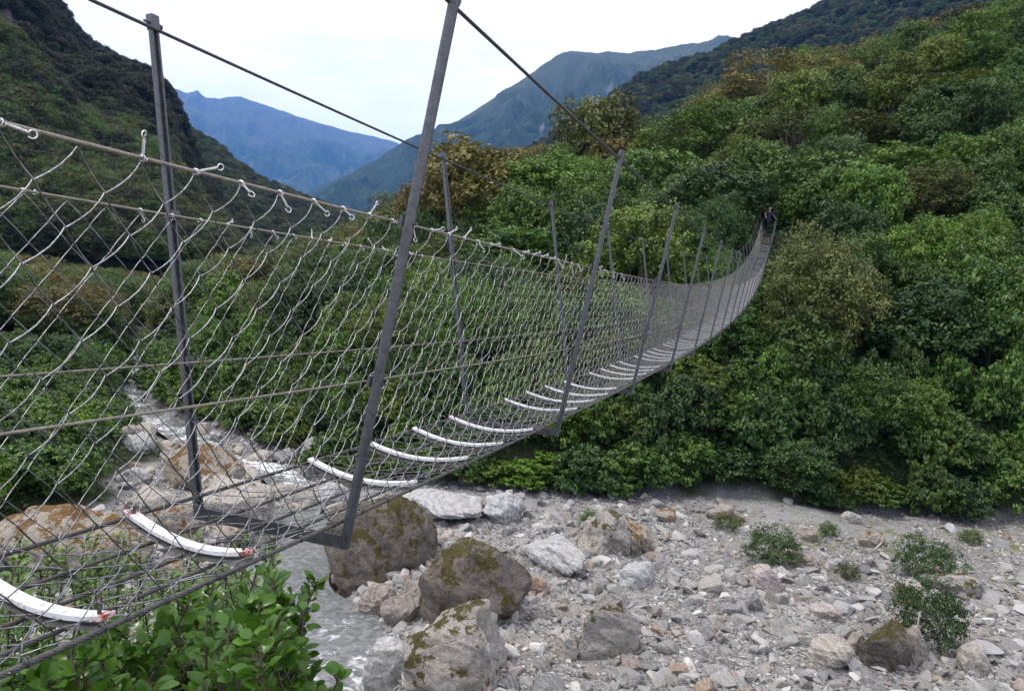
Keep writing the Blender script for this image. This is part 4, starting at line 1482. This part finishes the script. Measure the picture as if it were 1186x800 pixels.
G = None
tree_at(556, 168, 140, 74, 'broad1', 'golden', 'large golden brown tree rising on skyline left of the second right post')
tree_at(697, 106, 96, 92, 'broad0', 'olive', 'dark olive round tree standing alone on skyline against the mountains')
tree_at(640, 188, 120, 70, 'broad1', 'bright', 'bright green tree below the dark skyline tree')
tree_at(822, 122, 130, 84, 'fine1', 'green', 'tall rounded green tree on skyline above the bridge')
tree_at(760, 172, 110, 74, 'broad2', 'green', 'green tree left of the tall rounded skyline tree')
tree_at(832, 196, 120, 62, 'broad3', 'deep', 'dense deep green tree just left of the far bridge landing')
tree_at(748, 232, 130, 52, 'layer0', 'yellow', 'yellowish green layered tree behind the bridge posts')
tree_at(890, 62, 106, 96, 'open0', 'golden', 'brown thin crowned tree with bare branches on skyline')
tree_at(852, 92, 74, 98, 'open1', 'olive', 'olive thin crowned tree beside the brown bare branched one')
tree_at(954, 266, 128, 45, 'fine0', 'olive', 'olive yellow feathery tree right of the far bridge landing')
tree_at(1036, 92, 100, 84, 'fine0', 'olive', 'olive conical tree high on the right slope')
tree_at(976, 72, 84, 104, 'open1', 'golden', 'brownish tree on the right skyline beyond the bare branched tree')
tree_at(1022, 44, 84, 106, 'open0', 'golden', 'golden brown tree on the upper right skyline')
tree_at(1072, 26, 92, 108, 'fine1', 'golden', 'golden olive tree near the top of the right skyline')
tree_at(1124, 14, 92, 106, 'layer0', 'golden', 'ochre green tree at the top of the right slope')
tree_at(1176, 12, 70, 98, 'broad0', 'dark', 'dark broadleaf tree at the right end of the skyline')
tree_at(1150, 4, 84, 102, 'fine0', 'dark', 'dark tree at the top right of the slope')
tree_at(1128, 92, 120, 78, 'fine1', 'yellow', 'pale feathery green tree high on the right slope')
tree_at(1046, 172, 106, 66, 'broad1', 'bright', 'bright green tree in the middle of the right slope')
tree_at(1082, 190, 100, 60, 'fine0', 'olive', 'greyish olive tree below the bright green one on the right slope')
tree_at(950, 178, 130, 64, 'broad2', 'green', 'broad green tree above and right of the far bridge landing')
tree_at(920, 130, 96, 76, 'open0', 'olive', 'reddish olive tree with visible limbs above the far landing')
tree_at(1000, 130, 90, 74, 'layer1', 'olive', 'olive tree with brown tips on the right slope')
tree_at(470, 244, 90, 84, 'broad3', 'olive', 'olive tree left of the large golden skyline tree')
tree_at(500, 206, 76, 80, 'broad2', 'golden', 'golden tree touching the leftmost skyline crown')
tree_at(430, 262, 80, 90, 'open1', 'golden', 'brown tree at the lower end of the skyline above the netting')
tree_at(600, 262, 110, 60, 'broad0', 'green', 'fresh green tree behind the left bridge posts')
tree_at(540, 272, 110, 64, 'fine0', 'olive', 'olive green tree behind the netting below the golden tree')
tree_at(690, 238, 90, 58, 'broad3', 'deep', 'deep green tree behind the second right post')
tree_at(612, 172, 64, 84, 'open0', 'golden', 'small golden tree on skyline between the golden and dark trees')
tree_at(1156, 300, 110, 45, 'broad1', 'green', 'light green tree at the right side of the slope')
tree_at(1080, 330, 120, 45, 'broad3', 'deep', 'blue green tree in the middle of the lower right slope')
tree_at(938, 366, 104, 43, 'broad3', 'green', 'green tree at the foot of the olive yellow feathery tree')
tree_at(1010, 428, 110, 41, 'fine1', 'green', 'wide fine leaved tree standing behind the fringe of shrubs below the slope')

# leafy fringe that hangs over the edge of the gravel
rgf = np.random.default_rng(313)
RB = np.array(R_BANK, float)
sb = np.concatenate([[0], np.cumsum(np.hypot(*np.diff(RB, axis=0).T))])
for row, (d0, d1, h0, h1, st_) in enumerate(((-.2, 1.0, .9, 2.8, 1.6), (1.4, 3.0, 2.2, 3.8, 1.8), (3.2, 5.8, 2.8, 4.4, 2.3))):
    for u in np.arange(8, 128, st_):
        u += rgf.normal(0, .35)
        if row == 0 and rgf.random() < .22: continue
        x, y = np.interp(u, sb, RB[:, 0]), np.interp(u, sb, RB[:, 1])
        if y > 60 or x > .8 * y or x < -.55 * y: continue
        y += rgf.uniform(d0, d1); w = rgf.uniform(2.2, 3.6); h = rgf.uniform(h0, h1)
        gz = float(ground_h(x, y)); lim = clear_top(x, y, w * .5); h = min(h, lim - gz)
        if h < .8: continue
        mat = rgf.choice(['green', 'deep', 'green', 'bright', 'green', 'yellow'])
        TREES.append((x, y, w * .32))
        K[rgf.choice(BUSHES)].place(x, y, gz - .15, h, w, mat, rgf.uniform(0, 6.28), {'green': 'mid green', 'deep': 'deep green', 'bright': 'bright green', 'yellow': 'yellowish green'}[mat] + ' leafy shrub overhanging the edge of the gravel', 'shrub', mat + ' shrubs along the gravel edge', 'shrub')

# fill the right slope
rg = np.random.default_rng(77)
SHADE = ['green', 'green', 'deep', 'bright', 'green', 'green', 'yellow', 'deep']
cnt = {'tree': 0, 'shrub': 0}
cand = []
for _ in range(9000):
    Y = 37 + rg.random() ** 1.5 * 78
    X = rg.uniform(-.62, .80) * Y
    cand.append((X, Y))
cand = np.array(cand)
dR = dist_R(cand[:, 0], cand[:, 1])
cand, dR = cand[dR > .2], dR[dR > .2]
o_ = np.argsort(cand[:, 1]); cand, dR = cand[o_], dR[o_]
LBL = {'green': 'mid green broadleaf tree in the dense forest on the slope', 'bright': 'bright green tree in the dense forest on the slope', 'deep': 'deep green tree in the dense forest on the slope',
       'olive': 'olive green tree in the dense forest on the slope', 'yellow': 'yellowish green tree in the dense forest on the slope', 'golden': 'golden brown tree in the upper forest on the slope', 'dark': 'dark leaved tree in the forest on the slope'}
for (x, y), d in zip(cand, dR):
    edge = d < 5
    w = rg.uniform(2.8, 4.4) if edge else rg.uniform(4.2, 7.8)
    sp = w * (.42 if edge else .54)
    if any((x - a) ** 2 + (y - b) ** 2 < (sp * .9 + .40 * c) ** 2 for a, b, c in TREES): continue
    gz = float(ground_h(x, y))
    h = w * (rg.uniform(.80, 1.0) if edge else rg.uniform(.90, 1.30))
    lim = clear_top(x, y, w * .5)
    if gz + h > lim: h = lim - gz
    if h < .9: continue
    if h < 2.2: w = min(w, h * 1.8)
    if np.hypot(x - LAND[0], y - LAND[1]) < w * .5 + 1.0 and y < LAND[1] + 4: continue
    v = fbm(np.array([x * .05 + 2]), np.array([y * .05]), 3)[0]
    up = smoothstep(75, 100, y) + smoothstep(-4, -24, x) * .7
    if rg.random() < up * .6: mat = rg.choice(['golden', 'olive', 'olive', 'yellow', 'dark'])
    else: mat = SHADE[int((v + .5 + rg.normal(0, .16)) * 8) % 8]
    small = h < 2.6
    if cnt['tree'] >= 268 and not small: continue
    k = rg.choice(BUSHES) if small else rg.choice(BROAD if rg.random() > up * .4 else ['open0', 'open1', 'fine0'])
    TREES.append((x, y, w / 2))
    if small:
        if cnt['shrub'] > 70: continue
        cnt['shrub'] += 1
        K[k].place(x, y, gz - .1, h, w, mat, rg.uniform(0, 6.28), 'low leafy shrub growing along the foot of the forest slope', 'shrub', 'shrubs on the forest slope', 'shrub')
    else:
        cnt['tree'] += 1
        K[k].place(x, y, gz - .2, h + .2, w, mat, rg.uniform(0, 6.28), LBL[mat], 'tree', mat + ' trees of the forest slope')

# left bank: bushes and small trees seen through the netting
lb = []
for _ in range(4000):
    Y = 18 + rg.random() ** 1.2 * 85
    X = -rg.uniform(.30, .86) * Y
    lb.append((X, Y))
lb = np.array(lb); dL = dist_L(lb[:, 0], lb[:, 1]); lb, dL = lb[dL > .1], dL[dL > .1]
o_ = np.argsort(lb[:, 1]); lb, dL = lb[o_], dL[o_]
nleft = 0
for (x, y), d in zip(lb, dL):
    w = rg.uniform(2.0, 3.4) if y < 55 else rg.uniform(3.5, 6.0)
    if any((x - a) ** 2 + (y - b) ** 2 < (w * .42 + .38 * c) ** 2 for a, b, c in TREES): continue
    if any((x - a) ** 2 + (y - b) ** 2 < (w * .45 + c * 1.0) ** 2 for a, b, c in PLACED): continue
    if y < 30 and d < 1.5: continue
    h = w * rg.uniform(.55, .75) if y < 55 else w * rg.uniform(.8, 1.1)
    mat = rg.choice(['green', 'deep', 'green', 'bright'] if y < 62 else ['olive', 'golden', 'olive', 'green', 'dark'])
    if nleft >= 110: break
    nleft += 1
    TREES.append((x, y, w / 2))
    gz = float(ground_h(x, y))
    K[rg.choice(BUSHES if y < 55 else BROAD)].place(x, y, gz - .1, h, w, mat, rg.uniform(0, 6.28),
        'leafy green bush on the left bank seen through the netting' if y < 55 else 'small tree on the left bank terrace seen through the netting', 'bush' if y < 55 else 'tree',
        'bushes on the left bank' if y < 55 else 'trees on the left bank', 'bush' if y < 55 else 'tree')

rgk = np.random.default_rng(202)
for i in range(34):
    yk = rgk.uniform(52, 92); xk = np.interp(yk, [p[1] for p in RIVER], [p[0] for p in RIVER]) + rgk.uniform(2.0, 5.0) * rgk.choice([-1, 1])
    if yk < 58 and xk > np.interp(yk, [p[1] for p in RIVER], [p[0] for p in RIVER]): continue
    wk = rgk.uniform(2.6, 4.6)
    K[rgk.choice(BUSHES)].place(xk, yk, float(ground_h(xk, yk)) - .1, wk * .8, wk, rgk.choice(['green', 'olive', 'deep', 'bright']), rgk.uniform(0, 6.28),
        'leafy bush leaning over the upper stream far behind the netting', 'bush', 'bushes along the upper stream', 'bush')

# shrubs standing on the gravel bar


def gravel_shrub(px, py_base, w_px, h_px, kind, mat, label):
    P = ray_ground(px, py_base)
    w, h = w_px / FPX * P[1], h_px / FPX * P[1]
    K[kind].place(P[0], P[1] + w * .3, P[2] - .06, h * 1.05 + .06, w, mat, px * .37, label, 'shrub', None, 'shrub')


gravel_shrub(900, 660, 70, 40, 'twiggy0', 'deep', 'wide low green shrub in the middle of the gravel bar')
gravel_shrub(1082, 680, 70, 50, 'twiggy1', 'deep', 'upright dark green shrub at the right of the gravel bar')
gravel_shrub(1088, 762, 88, 74, 'twiggy0', 'deep', 'round green shrub beside the squat mossy boulder')
gravel_shrub(846, 616, 36, 18, 'twiggy1', 'olive', 'small flat shrub below the forest edge')
gravel_shrub(984, 672, 30, 17, 'twiggy0', 'olive', 'tiny olive shrub right of the dark stone')
gravel_shrub(962, 622, 22, 15, 'twiggy1', 'green', 'small fern green clump by the low mossy rock')
gravel_shrub(1052, 697, 30, 17, 'twiggy1', 'olive', 'low olive shrub at the tan slab')
gravel_shrub(1130, 632, 28, 14, 'twiggy0', 'green', 'small green tuft near the right end of the forest edge')
gravel_shrub(690, 612, 40, 16, 'twiggy0', 'green', 'small green plants on the mossy outcrop')

# driftwood and dead twigs on the bar
for px, py, ln, a_, lab in ((1052, 760, 1.5, 1.25, 'bleached driftwood branch leaning on the squat mossy boulder'), (1072, 768, 1.1, 1.9, 'thin bleached stick below the round shrub'),
                            (1012, 640, 1.0, 1.0, 'thin dead twig beside the ochre rock'), (1000, 722, 1.0, .4, 'short grey stick on the sand'), (842, 660, .9, -.6, 'curved pale stick on the pebbles')):
    P = ray_ground(px, py); P[2] += .06
    q = MB(); tt_ = np.linspace(0, 1, 9)
    d = np.array([math.cos(a_), .25, math.sin(a_) * .8])
    Pth = np.outer(tt_, d) * ln + np.stack([np.sin(tt_ * 5) * .06, np.cos(tt_ * 4) * .05, np.sin(tt_ * 7) * .03], -1)
    q.tube(Pth, np.linspace(.05, .015, 9), 6)
    q.tube([Pth[5], Pth[5] + np.array([.22, .05, .18])], [.025, .008], 5)
    o = q.build('driftwood', DRIFT, None, True); o.location = P
    tag(o, lab, 'driftwood')

# leafy undergrowth between the trunks
rg = np.random.default_rng(99)


def carpet(n, fn, L, lift, seed, mat, name, label, tint0=.3):
    rg = np.random.default_rng(seed)
    X, Y = fn(n, rg)
    Z = ground_h(X, Y) + rg.random(len(X)) ** 1.5 * lift
    N = np.stack([rg.normal(0, .5, len(X)), rg.normal(0, .5, len(X)) - .3, np.ones(len(X))], -1); N /= np.linalg.norm(N, axis=1)[:, None]
    t = np.clip(tint0 + fbm(X * .4, Y * .4, 3) * .5 + rg.normal(0, .15, len(X)), 0, 1)
    l = L * rg.uniform(.6, 1.4, len(X))
    V, F, T = leaf_cards(np.stack([X, Y, Z], -1), N, l, l * .55, rg, t)
    o = link(name, np_mesh(name, V, F, False, {'tint': T}, [mat]))
    tag(o, label, kind='stuff')


def fn_right(n, rg):
    Y = 36 + rg.random(n) ** 1.7 * 75; X = rg.uniform(-.6, .82, n) * Y
    d = dist_R(X, Y); k = (d > .5) & (rg.random(n) < smoothstep(.4, 2.0, d + fbm(X * .5, Y * .5, 3) * 1.6))
    return X[k], Y[k]


def fn_left(n, rg):
    Y = 12 + rg.random(n) * 80; X = -rg.uniform(.25, .95, n) * Y
    d = dist_L(X, Y); k = (d > .2) & (rg.random(n) < smoothstep(.2, 2.0, d + fbm(X * .5, Y * .5, 3) * 1.2))
    return X[k], Y[k]


carpet(150000, fn_right, .30, 1.1, 1, LEAF['deep'], 'undergrowth', 'dark leafy undergrowth beneath the forest on the slope')
carpet(70000, fn_left, .22, .6, 2, LEAF['green'], 'undergrowth', 'leafy ground cover on the left bank')


def fn_bar(n, rg):
    X = rg.uniform(6, 40, n); Y = rg.uniform(25, 38, n)
    m = fbm(X * .35 + 7, Y * .35, 4)
    k = (dist_R(X, Y) < .6) & (m > .16) & (rg.random(n) < smoothstep(7, 15, X) * .7)
    return X[k], Y[k]


carpet(16000, fn_bar, .07, .05, 3, LEAF['yellow'], 'moss_and_weeds', 'thin yellow green weeds and moss creeping over the sand', .5)

# ------------------------------------------------------------------ far woods: crowns seen only as a mass


def wood(name, label, pts, sizes, kinds, seed, hmul=1.0, pick=None):
    """a wood too far or too dense to count: copies of the nearer crowns standing at pts (n,3)"""
    rg = np.random.default_rng(seed)
    n = len(pts)
    me = bpy.data.meshes.new(name)
    me.vertices.add(n); me.vertices.foreach_set('co', np.asarray(pts, np.float32).ravel())
    sc = np.stack([sizes / 6.0, sizes / 6.0, sizes / 6.0 * hmul * rg.uniform(.8, 1.2, n)], -1)
    ro = np.stack([rg.normal(0, .06, n), rg.normal(0, .06, n), rg.uniform(0, 6.28, n)], -1)
    a_ = me.attributes.new('scl', 'FLOAT_VECTOR', 'POINT'); a_.data.foreach_set('vector', sc.astype(np.float32).ravel())
    a_ = me.attributes.new('rot', 'FLOAT_VECTOR', 'POINT'); a_.data.foreach_set('vector', ro.astype(np.float32).ravel())
    a_ = me.attributes.new('idx', 'INT', 'POINT')
    a_.data.foreach_set('value', (rg.integers(0, len(kinds), n) if pick is None else pick(pts, rg)).astype(np.int32))
    o = link(name, me); tag(o, label, kind='stuff')
    ng = bpy.data.node_groups.new(name, 'GeometryNodeTree')
    ng.interface.new_socket('Geometry', in_out='INPUT', socket_type='NodeSocketGeometry')
    ng.interface.new_socket('Geometry', in_out='OUTPUT', socket_type='NodeSocketGeometry')
    gi, go = ng.nodes.new('NodeGroupInput'), ng.nodes.new('NodeGroupOutput')
    jn = ng.nodes.new('GeometryNodeJoinGeometry')
    for k in reversed(kinds):
        oi = ng.nodes.new('GeometryNodeObjectInfo'); oi.inputs['Object'].default_value = CROWN_OB[k]; oi.inputs['As Instance'].default_value = True
        ng.links.new(oi.outputs['Geometry'], jn.inputs[0])
    ip = ng.nodes.new('GeometryNodeInstanceOnPoints'); ip.inputs['Pick Instance'].default_value = True
    for nm, ty, so in (('scl', 'FLOAT_VECTOR', 'Scale'), ('rot', 'FLOAT_VECTOR', 'Rotation'), ('idx', 'INT', 'Instance Index')):
        na = ng.nodes.new('GeometryNodeInputNamedAttribute'); na.data_type = ty; na.inputs['Name'].default_value = nm
        ng.links.new(na.outputs['Attribute'], ip.inputs[so])
    ng.links.new(gi.outputs[0], ip.inputs['Points']); ng.links.new(jn.outputs[0], ip.inputs['Instance'])
    ng.links.new(ip.outputs[0], go.inputs[0])
    md = o.modifiers.new('crowns', 'NODES'); md.node_group = ng


OLIVES = [('fine', 'olive'), ('layer', 'olive'), ('open', 'golden'), ('fine', 'golden'), ('broad', 'olive'), ('broad', 'dark'), ('open', 'olive'), ('broad', 'green')]
VALLEY = [('fine', 'olive'), ('broad', 'green'), ('layer', 'olive'), ('broad', 'olive'), ('fine', 'green'), ('open', 'golden'), ('broad', 'deep'), ('broad', 'green')]
DARKS = [('broad', 'dark'), ('broad', 'deep'), ('fine', 'dark'), ('broad', 'olive')]


rg = np.random.default_rng(123)
# valley floor and lower left slopes
n = 5200
Y = 82 + rg.random(n) ** 1.4 * 420; X = rg.uniform(-.85, -.02, n) * Y
k = (np.abs(poly_dist(X, Y, RIVER)) > 4)
X, Y = X[k], Y[k]
Z = ground_h(X, Y); rr_ = np.hypot(X, Y + 2.5); fl_ = smoothstep(400, 700, rr_)
Z = np.where(rr_ > 450, np.minimum(Z, 26), Z) * (1 - fl_) + 14 * fl_
keep = ~((dist_R(X, Y) > 0) & (Y < 112) & (X > -.35 * Y))
X, Y, Z = X[keep], Y[keep], Z[keep]
wood('valley_forest', 'olive and brown forest filling the valley floor behind the netting', np.stack([X, Y, Z], -1), rg.uniform(4.0, 7.6, len(X)), VALLEY, 5, 1.0,
     lambda p, r: np.clip((.5 + fbm(p[:, 0] * .03, p[:, 1] * .03, 3) * .9 + r.normal(0, .2, len(p))) * 8, 0, 7))
# foot of the steep left mountain
azp = rg.uniform(-60, 340, 2600); Rp = rg.uniform(150, 330, 2600)
Xp = (azp - PW / 2) / FPX; Yp = Rp / np.sqrt(1 + Xp ** 2); Xp = Xp * Yp
Zp = ground_h(Xp, Yp)
wood('foot_forest', 'mixed green woods at the foot of the dark mountain', np.stack([Xp, Yp, Zp], -1), rg.uniform(4.0, 7.0, len(Xp)), VALLEY, 15)
# crest of the right slope
n = 1500
Y = 96 + rg.random(n) * 150; X = rg.uniform(-.35, .85, n) * Y
k = dist_R(X, Y) > 40
X, Y = X[k], Y[k]
wood('crest_forest', 'golden olive woods continuing over the crest of the right slope', np.stack([X, Y, ground_h(X, Y)], -1), rg.uniform(4.0, 6.5, len(X)), OLIVES, 6)


def on_mountain(Mt, n, seed, tmax=1.02, tmin=0.0):
    Xm, Ym, Zm, t, steep = Mt
    rg = np.random.default_rng(seed)
    i = rg.uniform(0, Xm.shape[0] - 1.001, n); jmax = np.searchsorted(t, tmax); jmin = np.searchsorted(t, tmin)
    j = rg.uniform(jmin, jmax - 1.001, n)
    i0, j0 = i.astype(int), j.astype(int); a, b = i - i0, j - j0
    f = lambda M_: (M_[i0, j0] * (1 - a) + M_[i0 + 1, j0] * a) * (1 - b) + (M_[i0, j0 + 1] * (1 - a) + M_[i0 + 1, j0 + 1] * a) * b
    return np.stack([f(Xm), f(Ym), f(Zm)], -1), f(steep)


P, st = on_mountain(NEARM, 9000, 8)
wood('mountain_forest', 'dark forest covering the mountain behind the right slope', P, np.random.default_rng(1).uniform(7, 13, len(P)), DARKS, 9)
P, st = on_mountain(LEFT2, 5000, 18)
wood('spur_forest', 'dark forest on the spur beyond the left cliff', P, np.random.default_rng(2).uniform(7, 12, len(P)), DARKS, 19)
P, st = on_mountain(LEFTM, 9000, 28)
rgm = np.random.default_rng(4)
kk = rgm.random(len(P)) < np.clip(smoothstep(70, 30, P[:, 2]) + .72 - st * .6 + fbm(P[:, 0] * .02, P[:, 2] * .03, 4) * 1.6, .05, 1)
P = P[kk]
Pf, _ = on_mountain(LEFTM, 5200, 38, .30)
Pf = Pf[project(Pf)[:, 0] > -80]
kf = rgm.random(len(Pf)) < smoothstep(100, 40, Pf[:, 2] + fbm(Pf[:, 0] * .03, Pf[:, 2] * .03, 3) * 40)
Pf = Pf[kf]
wood('slope_forest', 'lighter green woods on the lowest slopes of the dark mountain', Pf, rgm.uniform(4.5, 8.0, len(Pf)), [('fine', 'olive'), ('broad', 'green'), ('layer', 'olive'), ('broad', 'olive'), ('broad', 'deep'), ('fine', 'green')], 39)
wood('cliff_forest', 'dark forest clinging to the steep left mountain', P, rgm.uniform(4.2, 8.5, len(P)), [('broad', 'dark'), ('broad', 'dark'), ('fine', 'dark'), ('broad', 'dark'), ('fine', 'dark'), ('fine', 'olive')], 29, 1.0,
     lambda p, r: np.clip(2 + (fbm(p[:, 0] * .02, p[:, 1] * .02 + p[:, 2] * .02, 4) * 1.2 + r.normal(0, .3, len(p)) + .75 * smoothstep(90, 20, p[:, 2])) * 3, 0, 5))

# ------------------------------------------------------------------ glossy bush under the near end of the bridge


def big_leaf(q, base, d, up, L, W, rg, tint):
    """oval leathery leaf with a midrib fold and a drooping tip"""
    d = d / np.linalg.norm(d); s = np.cross(d, up); s /= np.linalg.norm(s) + 1e-9; n = np.cross(s, d)
    t = np.array([0, .18, .42, .68, .88, 1.0]); wv = np.array([.06, .62, 1.0, .92, .52, .02])
    droop = -.22 * t ** 2
    mid = base + d * (t * L)[:, None] + n * (droop * L)[:, None]
    V = np.concatenate([mid + s * (wv * W * .5)[:, None] + n * (wv * W * .10)[:, None], mid, mid - s * (wv * W * .5)[:, None] + n * (wv * W * .10)[:, None]])
    k = 6; i = np.arange(k - 1)
    F = np.concatenate([np.stack([i, i + k, i + k + 1, i + 1], -1), np.stack([i + k, i + 2 * k, i + 2 * k + 1, i + k + 1], -1)])
    q.add(V, F, tint)


def leafy_bush(name, label, stems, L, W, mat, seed, per=26):
    rg = np.random.default_rng(seed)
    root = empty(name, stems[0][0]); tag(root, label, 'bush')
    inv = -np.array(stems[0][0])
    qs, ql = MB(), MB()
    for b, tip in stems:
        b, tip = np.array(b, float) + inv, np.array(tip, float) + inv
        m = (b + tip) / 2 + rg.normal(0, .16, 3)
        tt_ = np.linspace(0, 1, 12)[:, None]
        P = (1 - tt_) ** 2 * b + 2 * tt_ * (1 - tt_) * m + tt_ ** 2 * tip
        qs.tube(P, np.linspace(.011, .003, 12), 6)
        for j in range(per):
            ln_ = np.linalg.norm(tip - b); u = 1 - min(.75, .62 / ln_) * (1 - rg.uniform(.0, 1.0) ** .7)
            p = np.array([np.interp(u, tt_[:, 0], P[:, i]) for i in range(3)])
            ax = (tip - b) / np.linalg.norm(tip - b)
            az_ = j * 2.4 + rg.normal(0, .3)
            e1 = np.cross(ax, [1, 0, .2]); e1 /= np.linalg.norm(e1); e2 = np.cross(ax, e1)
            d = (math.cos(az_) * e1 + math.sin(az_) * e2) * (1.0 if u < .93 else .55) + ax * rg.uniform(.25, .95)
            pet = p + d / np.linalg.norm(d) * rg.uniform(.012, .03)
            qs.tube([p, pet], .0018, 4)
            big_leaf(ql, pet, d, ax + rg.normal(0, .22, 3), L * rg.uniform(.62, 1.15) * (1 if u < .92 else .8), W * rg.uniform(.8, 1.1), rg, float(np.clip(rg.normal(.42 + .2 * u, .14), 0, 1)))
    ql.build('leaves', mat, root, True, 'tint')
    qs.build('stems', plain_mat('reddish_stem', (.05, .034, .020), .7), root, True)




def rooted(T, dx, dy):
    return np.array([T[0] + dx, T[1] + dy, float(ground_h(T[0] + dx, T[1] + dy)) - .05])


rg = np.random.default_rng(55)
stems = []
for i in range(290):
    px = rg.uniform(-60, 338); Y = rg.uniform(1.7, 3.2)
    py = 672 + 105 * (1 - px / 345.) * 1.0 + rg.normal(0, 18) + rg.uniform(0, 95)
    T = at(px, py, Y)
    stems.append((rooted(T, rg.normal(-.1, .55), rg.normal(.25, .4)), T))
for px, py, Y in ((366, 676, 2.5), (340, 690, 2.45), (392, 786, 2.2), (296, 664, 2.6), (312, 690, 2.4), (352, 706, 2.4), (330, 760, 2.3), (325, 720, 2.3), (346, 770, 2.2)):
    T = at(px, py, Y); stems.append((rooted(T, -.3, .1), T))
leafy_bush('glossy_bush', 'glossy round leaved bush crowding under the near end of the bridge', stems, .056, .036, BUSH_LEAF, 3, 44)
stems = []
for i in range(130):
    px = rg.uniform(-40, 320); Y = rg.uniform(3.8, 6.0)
    T = at(px, 640 + rg.uniform(-20, 80), Y)
    stems.append((rooted(T, rg.normal(0, .3), rg.normal(-.1, .3)), T))
leafy_bush('small_leaved_bush', 'smaller leaved shrub behind the glossy bush below the treads', stems, .055, .028, LEAF['green'], 4, 40)

# ------------------------------------------------------------------ valley air
m = bpy.data.materials.new('valley_haze'); m.use_nodes = True
n = m.node_tree; n.nodes.clear()
o_ = n.nodes.new('ShaderNodeOutputMaterial'); pv = n.nodes.new('ShaderNodeVolumePrincipled')
pv.inputs['Color'].default_value = (.13, .40, .98, 1)
pv.inputs['Density'].default_value = HAZE
pv.inputs['Anisotropy'].default_value = .1
n.links.new(pv.outputs[0], o_.inputs['Volume'])
q = MB(); q.box((0, 0, 2248), 46000, 46000, 4504)
hz = q.build('haze', m)
tag(hz, kind='stuff')
